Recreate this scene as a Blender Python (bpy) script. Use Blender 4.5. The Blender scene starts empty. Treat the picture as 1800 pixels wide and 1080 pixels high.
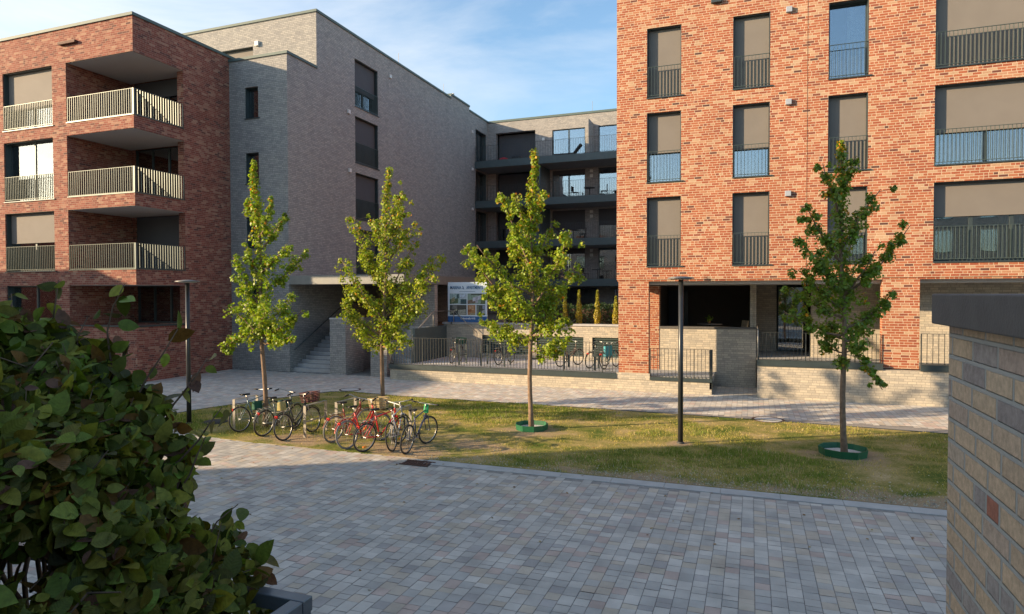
import bpy, math, random
import numpy as np
from mathutils import Vector, Matrix, Euler

# ------------------------------------------------------------------ camera, world, sun
S = bpy.context.scene
COL = S.collection
cam_d = bpy.data.cameras.new('camera'); cam = bpy.data.objects.new('camera', cam_d); COL.objects.link(cam)
cam_d.sensor_width = 36.0; cam_d.lens = 22.72; cam_d.clip_start = 0.05; cam_d.clip_end = 3000
cam.matrix_world = Matrix(((0.93794086, -0.0050497, 0.34675848, 0), (0.3467852, 0.02126695, -0.93770344, 0),
                           (-0.00263938, 0.99976108, 0.0216983, 3.6), (0, 0, 0, 1)))
S.camera = cam
AZ = math.radians(31.0); EL = math.radians(16.0)          # shadows run AZ off +X towards +Y
SUN = Vector((-math.cos(AZ) * math.cos(EL), -math.sin(AZ) * math.cos(EL), math.sin(EL)))
sd = bpy.data.lights.new('sun', 'SUN'); sd.energy = 5.0; sd.angle = math.radians(0.6); sd.color = (1.0, 0.745, 0.465)
so = bpy.data.objects.new('sun', sd); COL.objects.link(so)
so.rotation_euler = SUN.to_track_quat('Z', 'Y').to_euler(); so.location = (-40, -30, 30)
W = bpy.data.worlds.new('World'); S.world = W; W.use_nodes = True
wn = W.node_tree.nodes; wl = W.node_tree.links
bg = wn['Background']; bg.inputs['Strength'].default_value = 0.08
sky = wn.new('ShaderNodeTexSky'); sky.sky_type = 'NISHITA'; sky.sun_disc = False
sky.sun_elevation = EL; sky.sun_rotation = math.atan2(SUN.x, SUN.y); sky.air_density = 1.0; sky.dust_density = 1.2; sky.ozone_density = 2.0
tcw = wn.new('ShaderNodeTexCoord'); mpw = wn.new('ShaderNodeMapping'); mpw.inputs['Scale'].default_value = (1.2, 1.2, 4.0)
nzw = wn.new('ShaderNodeTexNoise'); nzw.inputs['Scale'].default_value = 1.7; nzw.inputs['Detail'].default_value = 7; nzw.inputs['Roughness'].default_value = 0.56
nzw.inputs['Distortion'].default_value = 0.5
mpw.inputs['Location'].default_value = (0.35, 0.1, 0.4)
crw = wn.new('ShaderNodeValToRGB'); crw.color_ramp.elements[0].position = 0.45; crw.color_ramp.elements[1].position = 0.92
crw.color_ramp.elements[0].color = (0, 0, 0, 1); crw.color_ramp.elements[1].color = (.85, .85, .85, 1)
mxw = wn.new('ShaderNodeMix'); mxw.data_type = 'RGBA'
mxw.inputs[7].default_value = (6.6, 6.7, 6.8, 1)
# clouds gather low in the west (towards -X)
sepw = wn.new('ShaderNodeSeparateXYZ'); mrw = wn.new('ShaderNodeMapRange')
mrw.inputs['From Min'].default_value = -0.30; mrw.inputs['From Max'].default_value = -0.85; mrw.inputs['To Min'].default_value = 0.0; mrw.inputs['To Max'].default_value = 0.36
adw = wn.new('ShaderNodeMath'); adw.operation = 'ADD'
wl.new(tcw.outputs['Generated'], mpw.inputs[0]); wl.new(mpw.outputs[0], nzw.inputs['Vector'])
wl.new(tcw.outputs['Generated'], sepw.inputs[0]); wl.new(sepw.outputs['X'], mrw.inputs['Value'])
wl.new(nzw.outputs['Fac'], adw.inputs[0]); wl.new(mrw.outputs[0], adw.inputs[1]); wl.new(adw.outputs[0], crw.inputs['Fac'])
wl.new(crw.outputs['Color'], mxw.inputs[0])
lift = wn.new('ShaderNodeMix'); lift.data_type = 'RGBA'; lift.blend_type = 'MULTIPLY'; lift.inputs[0].default_value = 1.0
lift.inputs[7].default_value = (1.66, 1.80, 1.78, 1)
wl.new(sky.outputs[0], lift.inputs[6]); wl.new(lift.outputs[2], mxw.inputs[6]); wl.new(mxw.outputs[2], bg.inputs['Color'])
S.view_settings.view_transform = 'Standard'; S.view_settings.look = 'None'; S.view_settings.gamma = 1.0
S.view_settings.use_curve_mapping = False; S.view_settings.exposure = 1.12
S.cycles.max_bounces = 8; S.cycles.transparent_max_bounces = 12

# ------------------------------------------------------------------ materials
MATS = {}
def newmat(name):
    m = bpy.data.materials.new(name); m.use_nodes = True
    return m, m.node_tree.nodes, m.node_tree.links, m.node_tree.nodes['Principled BSDF']
def mat(name, col, rough=0.6, metal=0.0, var=0.08, scale=4.0, bump=0.0, bscale=60.0, spec=0.5):
    """plain procedural material with a little noise in colour and relief"""
    if name in MATS: return MATS[name]
    m, n, l, b = newmat(name)
    nz = n.new('ShaderNodeTexNoise'); nz.inputs['Scale'].default_value = scale; nz.inputs['Detail'].default_value = 6
    g = n.new('ShaderNodeNewGeometry'); l.new(g.outputs['Position'], nz.inputs['Vector'])
    r = n.new('ShaderNodeValToRGB'); r.color_ramp.elements[0].position = 0.3; r.color_ramp.elements[1].position = 0.7
    r.color_ramp.elements[0].color = tuple(c * (1 - var) for c in col) + (1,); r.color_ramp.elements[1].color = tuple(min(1, c * (1 + var)) for c in col) + (1,)
    l.new(nz.outputs['Fac'], r.inputs['Fac']); l.new(r.outputs['Color'], b.inputs['Base Color'])
    b.inputs['Roughness'].default_value = rough; b.inputs['Metallic'].default_value = metal; b.inputs['Specular IOR Level'].default_value = spec
    if bump:
        n2 = n.new('ShaderNodeTexNoise'); n2.inputs['Scale'].default_value = bscale; n2.inputs['Detail'].default_value = 4
        l.new(g.outputs['Position'], n2.inputs['Vector'])
        bp = n.new('ShaderNodeBump'); bp.inputs['Strength'].default_value = bump; bp.inputs['Distance'].default_value = 0.01
        l.new(n2.outputs['Fac'], bp.inputs['Height']); l.new(bp.outputs[0], b.inputs['Normal'])
    MATS[name] = m; return m
def math_node(n, l, op, a, b=None, c=None):
    x = n.new('ShaderNodeMath'); x.operation = op
    for i, v in enumerate((a, b, c)):
        if v is None: continue
        if isinstance(v, (int, float)): x.inputs[i].default_value = v
        else: l.new(v, x.inputs[i])
    return x.outputs[0]
def brick(name, stops, mortar, H=0.08333, L=0.25, joint=0.006, headers=False, stain=0.10, bump=0.35, origin=0.0, face=.17, fscale=22):
    """brickwork in world space: random shift per course, random colour per brick, recessed mortar"""
    m, n, l, b = newmat(name)
    g = n.new('ShaderNodeNewGeometry'); sp = n.new('ShaderNodeSeparateXYZ'); l.new(g.outputs['Position'], sp.inputs[0])
    sn = n.new('ShaderNodeSeparateXYZ'); l.new(g.outputs['True Normal'], sn.inputs[0])
    M = lambda *a: math_node(n, l, *a)
    side = M('GREATER_THAN', M('ABSOLUTE', sn.outputs['X']), 0.5)
    u = M('ADD', M('MULTIPLY', sp.outputs['Y'], side), M('MULTIPLY', sp.outputs['X'], M('SUBTRACT', 1.0, side)))
    horiz = M('GREATER_THAN', M('ABSOLUTE', sn.outputs['Z']), 0.5)
    v = M('ADD', M('MULTIPLY', M('SUBTRACT', sp.outputs['Z'], origin), M('SUBTRACT', 1.0, horiz)), M('MULTIPLY', sp.outputs['Y'], horiz))
    vr = M('DIVIDE', v, H); row = M('FLOOR', vr); fv = M('FRACT', vr)
    wr = n.new('ShaderNodeTexWhiteNoise'); wr.noise_dimensions = '1D'; l.new(row, wr.inputs['W'])
    par = M('MULTIPLY', M('MODULO', M('ABSOLUTE', row), 2.0), 0.5)
    sh = M('ADD', par, M('MULTIPLY', wr.outputs['Value'], 0.45))
    ur = M('ADD', M('DIVIDE', u, L), sh); cell = M('FLOOR', ur); fu = M('FRACT', ur)
    # some stretchers are split into two half bricks
    cv = n.new('ShaderNodeCombineXYZ'); l.new(cell, cv.inputs[0]); l.new(row, cv.inputs[1])
    wc = n.new('ShaderNodeTexWhiteNoise'); wc.noise_dimensions = '3D'; l.new(cv.outputs[0], wc.inputs['Vector'])
    split = M('GREATER_THAN', wc.outputs['Value'], 0.86)
    half = M('MULTIPLY', split, M('GREATER_THAN', fu, 0.5))
    cv2 = n.new('ShaderNodeCombineXYZ'); l.new(cell, cv2.inputs[0]); l.new(row, cv2.inputs[1]); l.new(M('ADD', half, 7.3), cv2.inputs[2])
    w2 = n.new('ShaderNodeTexWhiteNoise'); w2.noise_dimensions = '3D'; l.new(cv2.outputs[0], w2.inputs['Vector'])
    r = n.new('ShaderNodeValToRGB'); r.color_ramp.interpolation = 'LINEAR'
    while len(r.color_ramp.elements) < len(stops): r.color_ramp.elements.new(0.5)
    for e, (p, c) in zip(r.color_ramp.elements, stops): e.position = p; e.color = c + (1,)
    l.new(w2.outputs['Value'], r.inputs['Fac'])
    du = M('MINIMUM', fu, M('SUBTRACT', 1.0, fu))
    dh = M('ADD', M('ABSOLUTE', M('SUBTRACT', fu, 0.5)), M('SUBTRACT', 1.0, split))
    du = M('MULTIPLY', M('MINIMUM', du, dh), L)
    dv = M('MULTIPLY', M('MINIMUM', fv, M('SUBTRACT', 1.0, fv)), H)
    nj = n.new('ShaderNodeTexNoise'); nj.inputs['Scale'].default_value = 55; nj.inputs['Detail'].default_value = 3; l.new(g.outputs['Position'], nj.inputs['Vector'])
    d = M('ADD', M('MINIMUM', du, dv), M('MULTIPLY', M('SUBTRACT', nj.outputs['Fac'], 0.5), 0.004))
    mr = n.new('ShaderNodeMapRange'); mr.inputs['From Min'].default_value = joint * 0.75; mr.inputs['From Max'].default_value = joint * 1.3; l.new(d, mr.inputs['Value'])
    # within-brick variation
    nb = n.new('ShaderNodeTexNoise'); nb.inputs['Scale'].default_value = fscale; nb.inputs['Detail'].default_value = 6; nb.inputs['Roughness'].default_value = 0.7
    l.new(g.outputs['Position'], nb.inputs['Vector'])
    br = n.new('ShaderNodeMapRange'); br.inputs['From Min'].default_value = 0.25; br.inputs['From Max'].default_value = 0.75
    br.inputs['To Min'].default_value = 1 - face; br.inputs['To Max'].default_value = 1 + face; l.new(nb.outputs['Fac'], br.inputs['Value'])
    ns = n.new('ShaderNodeTexNoise'); ns.inputs['Scale'].default_value = 1.0; ns.inputs['Detail'].default_value = 6; ns.inputs['Roughness'].default_value = .6; mpn = n.new('ShaderNodeMapping'); mpn.inputs['Scale'].default_value = (1.6, 1.6, .28); l.new(g.outputs['Position'], mpn.inputs[0]); l.new(mpn.outputs[0], ns.inputs['Vector'])
    sr = n.new('ShaderNodeMapRange'); sr.inputs['From Min'].default_value = 0.3; sr.inputs['From Max'].default_value = 0.7
    sr.inputs['To Min'].default_value = 1 - stain; sr.inputs['To Max'].default_value = 1 + stain; l.new(ns.outputs['Fac'], sr.inputs['Value'])
    mv = n.new('ShaderNodeVectorMath'); mv.operation = 'SCALE'; l.new(r.outputs['Color'], mv.inputs[0]); l.new(br.outputs[0], mv.inputs['Scale'])
    mx = n.new('ShaderNodeMix'); mx.data_type = 'RGBA'; mx.inputs[6].default_value = mortar + (1,)
    l.new(mr.outputs[0], mx.inputs[0]); l.new(mv.outputs[0], mx.inputs[7])
    ms = n.new('ShaderNodeVectorMath'); ms.operation = 'SCALE'; l.new(mx.outputs[2], ms.inputs[0]); l.new(sr.outputs[0], ms.inputs['Scale'])
    l.new(ms.outputs[0], b.inputs['Base Color']); b.inputs['Roughness'].default_value = 0.88; b.inputs['Specular IOR Level'].default_value = 0.25
    hh = M('ADD', mr.outputs[0], M('MULTIPLY', nb.outputs['Fac'], 0.5))
    bp = n.new('ShaderNodeBump'); bp.inputs['Strength'].default_value = bump; bp.inputs['Distance'].default_value = 0.008
    l.new(hh, bp.inputs['Height']); l.new(bp.outputs[0], b.inputs['Normal'])
    MATS[name] = m; return m

RED = brick('red_brick', [(0.0, (.085, .04, .035)), (.05, (.19, .06, .04)), (.14, (.27, .078, .042)), (.50, (.31, .10, .05)), (.74, (.34, .13, .068)), (.82, (.37, .195, .115)), (.93, (.40, .27, .175)), (1.0, (.30, .10, .055))], (.50, .40, .29), joint=.0066, stain=.08)
REDB = brick('dark_red_brick', [(0.0, (.10, .045, .04)), (.12, (.17, .056, .042)), (.5, (.22, .070, .050)), (.74, (.255, .095, .067)), (.90, (.33, .19, .13)), (1.0, (.20, .062, .048))], (.31, .225, .17), joint=.0055, L=.26, stain=.08)
GREY = brick('grey_brick', [(0.0, (.265, .26, .255)), (.35, (.31, .302, .29)), (.7, (.34, .33, .312)), (1.0, (.375, .36, .335))], (.15, .148, .146), joint=.0062, stain=.05)
TAN = brick('tan_brick', [(0.0, (.34, .31, .26)), (.35, (.41, .37, .30)), (.7, (.45, .40, .32)), (1.0, (.50, .44, .345))], (.25, .23, .20), joint=.0055, stain=.05)
NEAR = brick('mixed_brick', [(0.0, (.38, .15, .10)), (.035, (.42, .22, .15)), (.05, (.53, .40, .275)), (.38, (.60, .45, .30)), (.56, (.52, .40, .29)), (.66, (.46, .36, .29)), (.72, (.33, .29, .27)), (.82, (.38, .335, .30)), (.86, (.58, .45, .31)), (1.0, (.54, .40, .26))], (.42, .42, .39), joint=.0080, bump=1.0, stain=.08, origin=.012, face=.32, fscale=38)
ANTH = mat('anthracite_metal', (.045, .062, .066), .45, .3, .1)
FASCIA = mat('grey_green_fascia', (.065, .095, .10), .5, .1, .08)
COPE = mat('coping_metal', (.075, .115, .11), .65, 0, .06, 2)
RAIL = mat('railing_paint', (.068, .095, .088), .42, .25, .1)
RAILD = mat('dark_railing_paint', (.030, .036, .036), .5, .1, .1)
BLIND = mat('taupe_blind_fabric', (.165, .15, .135), .8, 0, .05, 1.5)
BLINDD = mat('dark_blind_fabric', (.07, .072, .08), .8, 0, .05, 1.5)
SOFFIT = mat('white_render_soffit', (.48, .49, .49), .9, 0, .03, 1)
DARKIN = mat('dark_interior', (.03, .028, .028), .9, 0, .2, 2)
CURT = mat('white_curtain', (.72, .71, .66), .9, 0, .12, 9)
CURTD = mat('beige_curtain', (.36, .34, .30), .9, 0, .2, 9)
CONC = mat('pale_concrete', (.50, .50, .48), .8, 0, .09, 5, .3)
STEP = mat('step_stone', (.40, .40, .40), .8, 0, .09, 5, .3)
GREYBOX = mat('grey_plastic', (.30, .33, .38), .5, 0, .03)
WHITEBOX = mat('pale_plastic', (.62, .62, .60), .5, 0, .03)
JOINT = mat('joint_sand', (.25, .235, .215), .95, 0, .2, 12)
EARTH = mat('earth', (.12, .10, .07), .95, 0, .2, 3)
BLACK = mat('black_rubber', (.018, .018, .018), .7, 0, .2)
CHROME = mat('bright_metal', (.42, .42, .40), .35, .85, .05)
BARK = mat('tan_bark', (.20, .135, .09), .9, 0, .25, 12, .6, 40)
TWIG = mat('brown_twig', (.10, .065, .04), .9, 0, .25, 20)
GREENP = mat('green_plastic', (.012, .11, .05), .45, 0, .15, 6)
WALLCOPE = mat('coping_slab', (.105, .10, .095), .75, 0, .12, 7, .25, 90)
PLANT = mat('galvanised_planter', (.12, .14, .16), .4, .5, .12, 8)
GRAVEL = mat('white_gravel', (.50, .48, .44), .9, 0, .35, 45, .8, 70)
RUST = mat('rusty_iron', (.085, .04, .03), .75, .3, .3, 25, .5)
IRON = mat('dark_iron', (.06, .058, .055), .7, .4, .2, 25, .5)
POSTM = mat('galvanised_steel', (.33, .31, .27), .5, .4, .12, 10)

def glass(name, refl, tint, ior=2.3, rough=.02):
    m, n, l, b = newmat(name)
    n.remove(b); out = n['Material Output']
    gl = n.new('ShaderNodeBsdfGlossy'); gl.inputs['Roughness'].default_value = rough; gl.inputs['Color'].default_value = (.92, .96, 1, 1)
    tr = n.new('ShaderNodeBsdfTransparent'); tr.inputs['Color'].default_value = tint + (1,)
    fr = n.new('ShaderNodeFresnel'); fr.inputs['IOR'].default_value = ior
    nz = n.new('ShaderNodeTexNoise'); nz.inputs['Scale'].default_value = 1.3; g = n.new('ShaderNodeNewGeometry'); l.new(g.outputs['Position'], nz.inputs['Vector'])
    bp = n.new('ShaderNodeBump'); bp.inputs['Strength'].default_value = .05; bp.inputs['Distance'].default_value = .02; l.new(nz.outputs['Fac'], bp.inputs['Height']); l.new(bp.outputs[0], gl.inputs['Normal'])
    mx = n.new('ShaderNodeMixShader'); f = math_node(n, l, 'MINIMUM', math_node(n, l, 'ADD', fr.outputs[0], refl), 1.0)
    l.new(f, mx.inputs[0]); l.new(tr.outputs[0], mx.inputs[1]); l.new(gl.outputs[0], mx.inputs[2]); l.new(mx.outputs[0], out.inputs[0])
    MATS[name] = m; return m
GLASS = glass('window_glass', .12, (.75, .78, .8))

def tinted(name, rough=.6, transl=0.0, base_noise=.25, nscale=30, veins=False, spec=.4):
    """colour comes from the mesh's own per-face 'tint' attribute"""
    m, n, l, b = newmat(name)
    a = n.new('ShaderNodeAttribute'); a.attribute_name = 'tint'
    g = n.new('ShaderNodeNewGeometry'); nz = n.new('ShaderNodeTexNoise'); nz.inputs['Scale'].default_value = nscale; nz.inputs['Detail'].default_value = 5
    l.new(g.outputs['Position'], nz.inputs['Vector'])
    r = n.new('ShaderNodeMapRange'); r.inputs['From Min'].default_value = .3; r.inputs['From Max'].default_value = .7
    r.inputs['To Min'].default_value = 1 - base_noise; r.inputs['To Max'].default_value = 1 + base_noise; l.new(nz.outputs['Fac'], r.inputs['Value'])
    s = n.new('ShaderNodeVectorMath'); s.operation = 'SCALE'; l.new(a.outputs['Color'], s.inputs[0]); l.new(r.outputs[0], s.inputs['Scale'])
    l.new(s.outputs[0], b.inputs['Base Color']); b.inputs['Roughness'].default_value = rough; b.inputs['Specular IOR Level'].default_value = spec
    if veins:
        uv = n.new('ShaderNodeUVMap'); sx = n.new('ShaderNodeSeparateXYZ'); l.new(uv.outputs[0], sx.inputs[0])
        M = lambda *q: math_node(n, l, *q)
        ax = M('ABSOLUTE', sx.outputs['X'])
        w = M('SINE', M('MULTIPLY', M('SUBTRACT', sx.outputs['Y'], M('MULTIPLY', ax, .55)), 62.0))
        mid = M('LESS_THAN', ax, .03)
        bp = n.new('ShaderNodeBump'); bp.inputs['Strength'].default_value = .3; bp.inputs['Distance'].default_value = .001
        l.new(M('ADD', w, M('MULTIPLY', mid, 2.0)), bp.inputs['Height']); l.new(bp.outputs[0], b.inputs['Normal'])
    if transl:
        t = n.new('ShaderNodeBsdfTranslucent'); mx = n.new('ShaderNodeMixShader'); mx.inputs[0].default_value = transl
        c2 = n.new('ShaderNodeVectorMath'); c2.operation = 'MULTIPLY'; c2.inputs[1].default_value = (1.25, 1.3, .5); l.new(s.outputs[0], c2.inputs[0])
        l.new(c2.outputs[0], t.inputs['Color']); l.new(b.outputs[0], mx.inputs[1]); l.new(t.outputs[0], mx.inputs[2]); l.new(mx.outputs[0], n['Material Output'].inputs[0])
    MATS[name] = m; return m
LEAF = tinted('maple_leaf', .45, .38, .2, 8)
HLEAF = tinted('hedge_leaf', .5, .25, .25, 60, veins=True, spec=.22)
BLADE = tinted('grass_blade', .7, .3, .2, 5)
PAVER = tinted('paver_stone', .82, 0, .16, 2.2, spec=.3)
PRINT = tinted('printed_panel', .35, 0, .35, 14)

def lawn_mat():
    m, n, l, b = newmat('lawn_soil')
    g = n.new('ShaderNodeNewGeometry')
    n1 = n.new('ShaderNodeTexNoise'); n1.inputs['Scale'].default_value = 1.0; n1.inputs['Detail'].default_value = 8; n1.inputs['Roughness'].default_value = .62
    n2 = n.new('ShaderNodeTexNoise'); n2.inputs['Scale'].default_value = 26; n2.inputs['Detail'].default_value = 6; n2.inputs['Roughness'].default_value = .8
    l.new(g.outputs['Position'], n1.inputs['Vector']); l.new(g.outputs['Position'], n2.inputs['Vector'])
    f = math_node(n, l, 'ADD', math_node(n, l, 'MULTIPLY', n1.outputs['Fac'], .6), math_node(n, l, 'MULTIPLY', n2.outputs['Fac'], .4))
    r = n.new('ShaderNodeValToRGB'); cr = r.color_ramp
    cr.elements[0].position = .40; cr.elements[0].color = (.075, .12, .02, 1); cr.elements[1].position = .62; cr.elements[1].color = (.50, .38, .22, 1)
    e = cr.elements.new(.46); e.color = (.19, .19, .045, 1); e = cr.elements.new(.55); e.color = (.36, .28, .11, 1)
    l.new(f, r.inputs['Fac']); acc = None
    for (cx, cy, R, sy) in ((-5.45, 16.1, 1.0, 1), (1.95, 15.9, 1.05, 1), (-7.4, 13.1, 1.5, 1.6), (-10.4, 13.1, 1.6, 2.0), (-1.56, 15.75, .35, 1), (-5.9, 13.9, 1.2, 2.5), (2.5, 12.7, 2.6, 4.5), (6.5, 12.9, 2.6, 3.5), (-2.0, 12.6, 2.0, 5)):
        vs_ = n.new('ShaderNodeVectorMath'); vs_.operation = 'SUBTRACT'; l.new(g.outputs['Position'], vs_.inputs[0]); vs_.inputs[1].default_value = (cx, cy, 0)
        vm = n.new('ShaderNodeVectorMath'); vm.operation = 'MULTIPLY'; l.new(vs_.outputs[0], vm.inputs[0]); vm.inputs[1].default_value = (1 / R, sy / R, 0)
        ln = n.new('ShaderNodeVectorMath'); ln.operation = 'LENGTH'; l.new(vm.outputs[0], ln.inputs[0])
        q = math_node(n, l, 'SUBTRACT', 1.35, ln.outputs['Value']); acc = q if acc is None else math_node(n, l, 'MAXIMUM', acc, q)
    k_ = math_node(n, l, 'ADD', math_node(n, l, 'MINIMUM', acc, 1.0), math_node(n, l, 'MULTIPLY', math_node(n, l, 'SUBTRACT', f, .5), 4.0))
    cl_ = n.new('ShaderNodeMapRange'); cl_.inputs['From Min'].default_value = .35; cl_.inputs['From Max'].default_value = .9; l.new(k_, cl_.inputs['Value'])
    mx_ = n.new('ShaderNodeMix'); mx_.data_type = 'RGBA'; l.new(cl_.outputs[0], mx_.inputs[0]); l.new(r.outputs['Color'], mx_.inputs[6]); mx_.inputs[7].default_value = (.36, .265, .165, 1)
    l.new(mx_.outputs[2], b.inputs['Base Color']); b.inputs['Roughness'].default_value = .95; b.inputs['Specular IOR Level'].default_value = .1
    bp = n.new('ShaderNodeBump'); bp.inputs['Strength'].default_value = .8; bp.inputs['Distance'].default_value = .03; l.new(n2.outputs['Fac'], bp.inputs['Height']); l.new(bp.outputs[0], b.inputs['Normal'])
    return m
LAWN = lawn_mat()

# ------------------------------------------------------------------ object helpers
def setp(o, label=None, cat=None, group=None, kind=None):
    if label: o['label'] = label
    if cat: o['category'] = cat
    if group: o['group'] = group
    if kind: o['kind'] = kind
    return o
def thing(name, label, cat, loc=(0, 0, 0), rz=0, group=None):
    o = bpy.data.objects.new(name, None); COL.objects.link(o); o.location = loc; o.rotation_euler = (0, 0, rz); o.empty_display_size = .2
    return setp(o, label, cat, group)
class PL:      # a vertical facade plane: u along it, d into the building, z up
    def __init__(s, ax, c, sgn=1): s.ax, s.c, s.sgn = ax, c, sgn
    def __call__(s, u, d, z): return (u, s.c + d * s.sgn, z) if s.ax == 'Y' else (s.c - d * s.sgn, u, z)
class MB:
    def __init__(s): s.v = []; s.f = []
    def add(s, vs, fs):
        k = len(s.v); s.v += [tuple(map(float, p)) for p in vs]; s.f += [tuple(i + k for i in f) for f in fs]; return s
    def box(s, x0, x1, y0, y1, z0, z1):
        return s.add([(x0, y0, z0), (x1, y0, z0), (x1, y1, z0), (x0, y1, z0), (x0, y0, z1), (x1, y0, z1), (x1, y1, z1), (x0, y1, z1)],
                     [(0, 3, 2, 1), (4, 5, 6, 7), (0, 1, 5, 4), (1, 2, 6, 5), (2, 3, 7, 6), (3, 0, 4, 7)])
    def pbox(s, P, u0, u1, d0, d1, z0, z1):
        a = P(u0, d0, z0); b = P(u1, d1, z1)
        return s.box(min(a[0], b[0]), max(a[0], b[0]), min(a[1], b[1]), max(a[1], b[1]), min(a[2], b[2]), max(a[2], b[2]))
    def tube(s, pts, r, n=8, cap=True):
        pts = [Vector(p) for p in pts]; rr = r if isinstance(r, (list, tuple)) else [r] * len(pts)
        rings = []; prev = None
        for i, p in enumerate(pts):
            t = (pts[min(i + 1, len(pts) - 1)] - pts[max(i - 1, 0)]).normalized()
            if prev is None:
                up = Vector((0, 0, 1)) if abs(t.z) < .9 else Vector((1, 0, 0)); a = t.cross(up).normalized()
            else: a = (prev - t * prev.dot(t)).normalized()
            prev = a; b = t.cross(a)
            rings.append([p + (a * math.cos(2 * math.pi * k / n) + b * math.sin(2 * math.pi * k / n)) * rr[i] for k in range(n)])
        fs = []
        for i in range(len(rings) - 1):
            for k in range(n): fs.append((i * n + k, i * n + (k + 1) % n, (i + 1) * n + (k + 1) % n, (i + 1) * n + k))
        if cap: fs.append(tuple(range(n))[::-1]); fs.append(tuple((len(rings) - 1) * n + k for k in range(n)))
        return s.add([q for r_ in rings for q in r_], fs)
    def ring(s, c, R, r, ax='y', n=28, m=6, a0=0, a1=2 * math.pi):
        full = abs(a1 - a0 - 2 * math.pi) < 1e-6; N = n if full else n + 1; vs = []; fs = []
        for i in range(N):
            a = a0 + (a1 - a0) * i / n; ca, sa = math.cos(a), math.sin(a)
            for k in range(m):
                b = 2 * math.pi * k / m; q = R + r * math.cos(b); w = r * math.sin(b)
                p = (q * ca, w, q * sa) if ax == 'y' else (q * ca, q * sa, w)
                vs.append((c[0] + p[0], c[1] + p[1], c[2] + p[2]))
        for i in range(n):
            j = (i + 1) % N
            for k in range(m): fs.append((i * m + k, j * m + k, j * m + (k + 1) % m, i * m + (k + 1) % m))
        return s.add(vs, fs)
    def lathe(s, c, prof, n=24):
        vs = []; fs = []
        for (r, z) in prof:
            for k in range(n): a = 2 * math.pi * k / n; vs.append((c[0] + r * math.cos(a), c[1] + r * math.sin(a), c[2] + z))
        for i in range(len(prof) - 1):
            for k in range(n): fs.append((i * n + k, i * n + (k + 1) % n, (i + 1) * n + (k + 1) % n, (i + 1) * n + k))
        return s.add(vs, fs)
    def prism(s, poly, z0, z1):
        n = len(poly); return s.add([(x, y, z0) for x, y in poly] + [(x, y, z1) for x, y in poly],
            [tuple(range(n))[::-1], tuple(range(n, 2 * n))] + [(i, (i + 1) % n, n + (i + 1) % n, n + i) for i in range(n)])
    def build(s, name, m, parent=None, smooth=False, bevel=0.0, label=None):
        me = bpy.data.meshes.new(name); me.from_pydata(s.v, [], s.f); me.materials.append(m); me.update()
        if smooth: me.polygons.foreach_set('use_smooth', [True] * len(me.polygons))
        o = bpy.data.objects.new(name, me); COL.objects.link(o)
        if parent is not None: o.parent = parent
        if bevel:
            b = o.modifiers.new('bevel', 'BEVEL'); b.width = bevel; b.segments = 2; b.limit_method = 'ANGLE'
        if label: o['label'] = label
        return o
def wall(mb, P, u0, u1, z0, z1, holes, t=.36):
    """a wall skin with real thickness: front, back and the reveals of its openings"""
    us = sorted({u0, u1} | {h[i] for h in holes for i in (0, 1) if u0 < h[i] < u1}); zs = sorted({z0, z1} | {h[i] for h in holes for i in (2, 3) if z0 < h[i] < z1})
    def solid(i, j):
        if not (0 <= i < len(us) - 1 and 0 <= j < len(zs) - 1): return False
        u = (us[i] + us[i + 1]) / 2; z = (zs[j] + zs[j + 1]) / 2
        return not any(h[0] < u < h[1] and h[2] < z < h[3] for h in holes)
    for i in range(len(us) - 1):
        for j in range(len(zs) - 1):
            if not solid(i, j): continue
            a, b, c, d = us[i], us[i + 1], zs[j], zs[j + 1]
            mb.add([P(a, 0, c), P(b, 0, c), P(b, 0, d), P(a, 0, d)], [(0, 1, 2, 3)]); mb.add([P(a, t, c), P(b, t, c), P(b, t, d), P(a, t, d)], [(3, 2, 1, 0)])
            if not solid(i - 1, j): mb.add([P(a, 0, c), P(a, t, c), P(a, t, d), P(a, 0, d)], [(0, 1, 2, 3)])
            if not solid(i + 1, j): mb.add([P(b, 0, c), P(b, t, c), P(b, t, d), P(b, 0, d)], [(0, 1, 2, 3)])
            if not solid(i, j - 1): mb.add([P(a, 0, c), P(b, 0, c), P(b, t, c), P(a, t, c)], [(0, 1, 2, 3)])
            if not solid(i, j + 1): mb.add([P(a, 0, d), P(b, 0, d), P(b, t, d), P(a, t, d)], [(0, 1, 2, 3)])
def railing(mb, P, u0, u1, d, z0, h, step=.11, bw=.009, bd=.038, post=0):
    """flat steel bars between a top and a bottom rail"""
    mb.pbox(P, u0, u1, d - .022, d + .022, z0 + h - .012, z0 + h); mb.pbox(P, u0, u1, d - .02, d + .02, z0 + .05, z0 + .065)
    n = max(2, round((u1 - u0) / step))
    for i in range(n + 1):
        u = u0 + bw / 2 + (u1 - u0 - bw) * i / n; w = bw / 2 * (2.2 if post and i % post == 0 else 1)
        mb.pbox(P, u - w, u + w, d - bd / 2, d + bd / 2, z0 + .065 if not (post and i % post == 0) else z0, z0 + h - .012)
def rail_obj(P, u0, u1, d, z0, h, parent, m=None, **k):
    r = MB(); railing(r, P, u0, u1, d, z0, h, **k); return r.build('railing', m or RAIL, parent)
def folds(P, u0, u1, d, z0, z1, m, parent, amp=.03, per=.14):
    n = max(6, int((u1 - u0) / per * 6)); vs = []; fs = []
    for i in range(n + 1):
        u = u0 + (u1 - u0) * i / n; dd = d + amp * math.sin(2 * math.pi * (u / per) + .8 * math.sin(u * 5)); vs += [P(u, dd, z0), P(u, dd, z1)]
    for i in range(n): k = 2 * i; fs.append((k, k + 2, k + 3, k + 1))
    return MB().add(vs, fs).build('curtain', m, parent, smooth=True)
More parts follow.
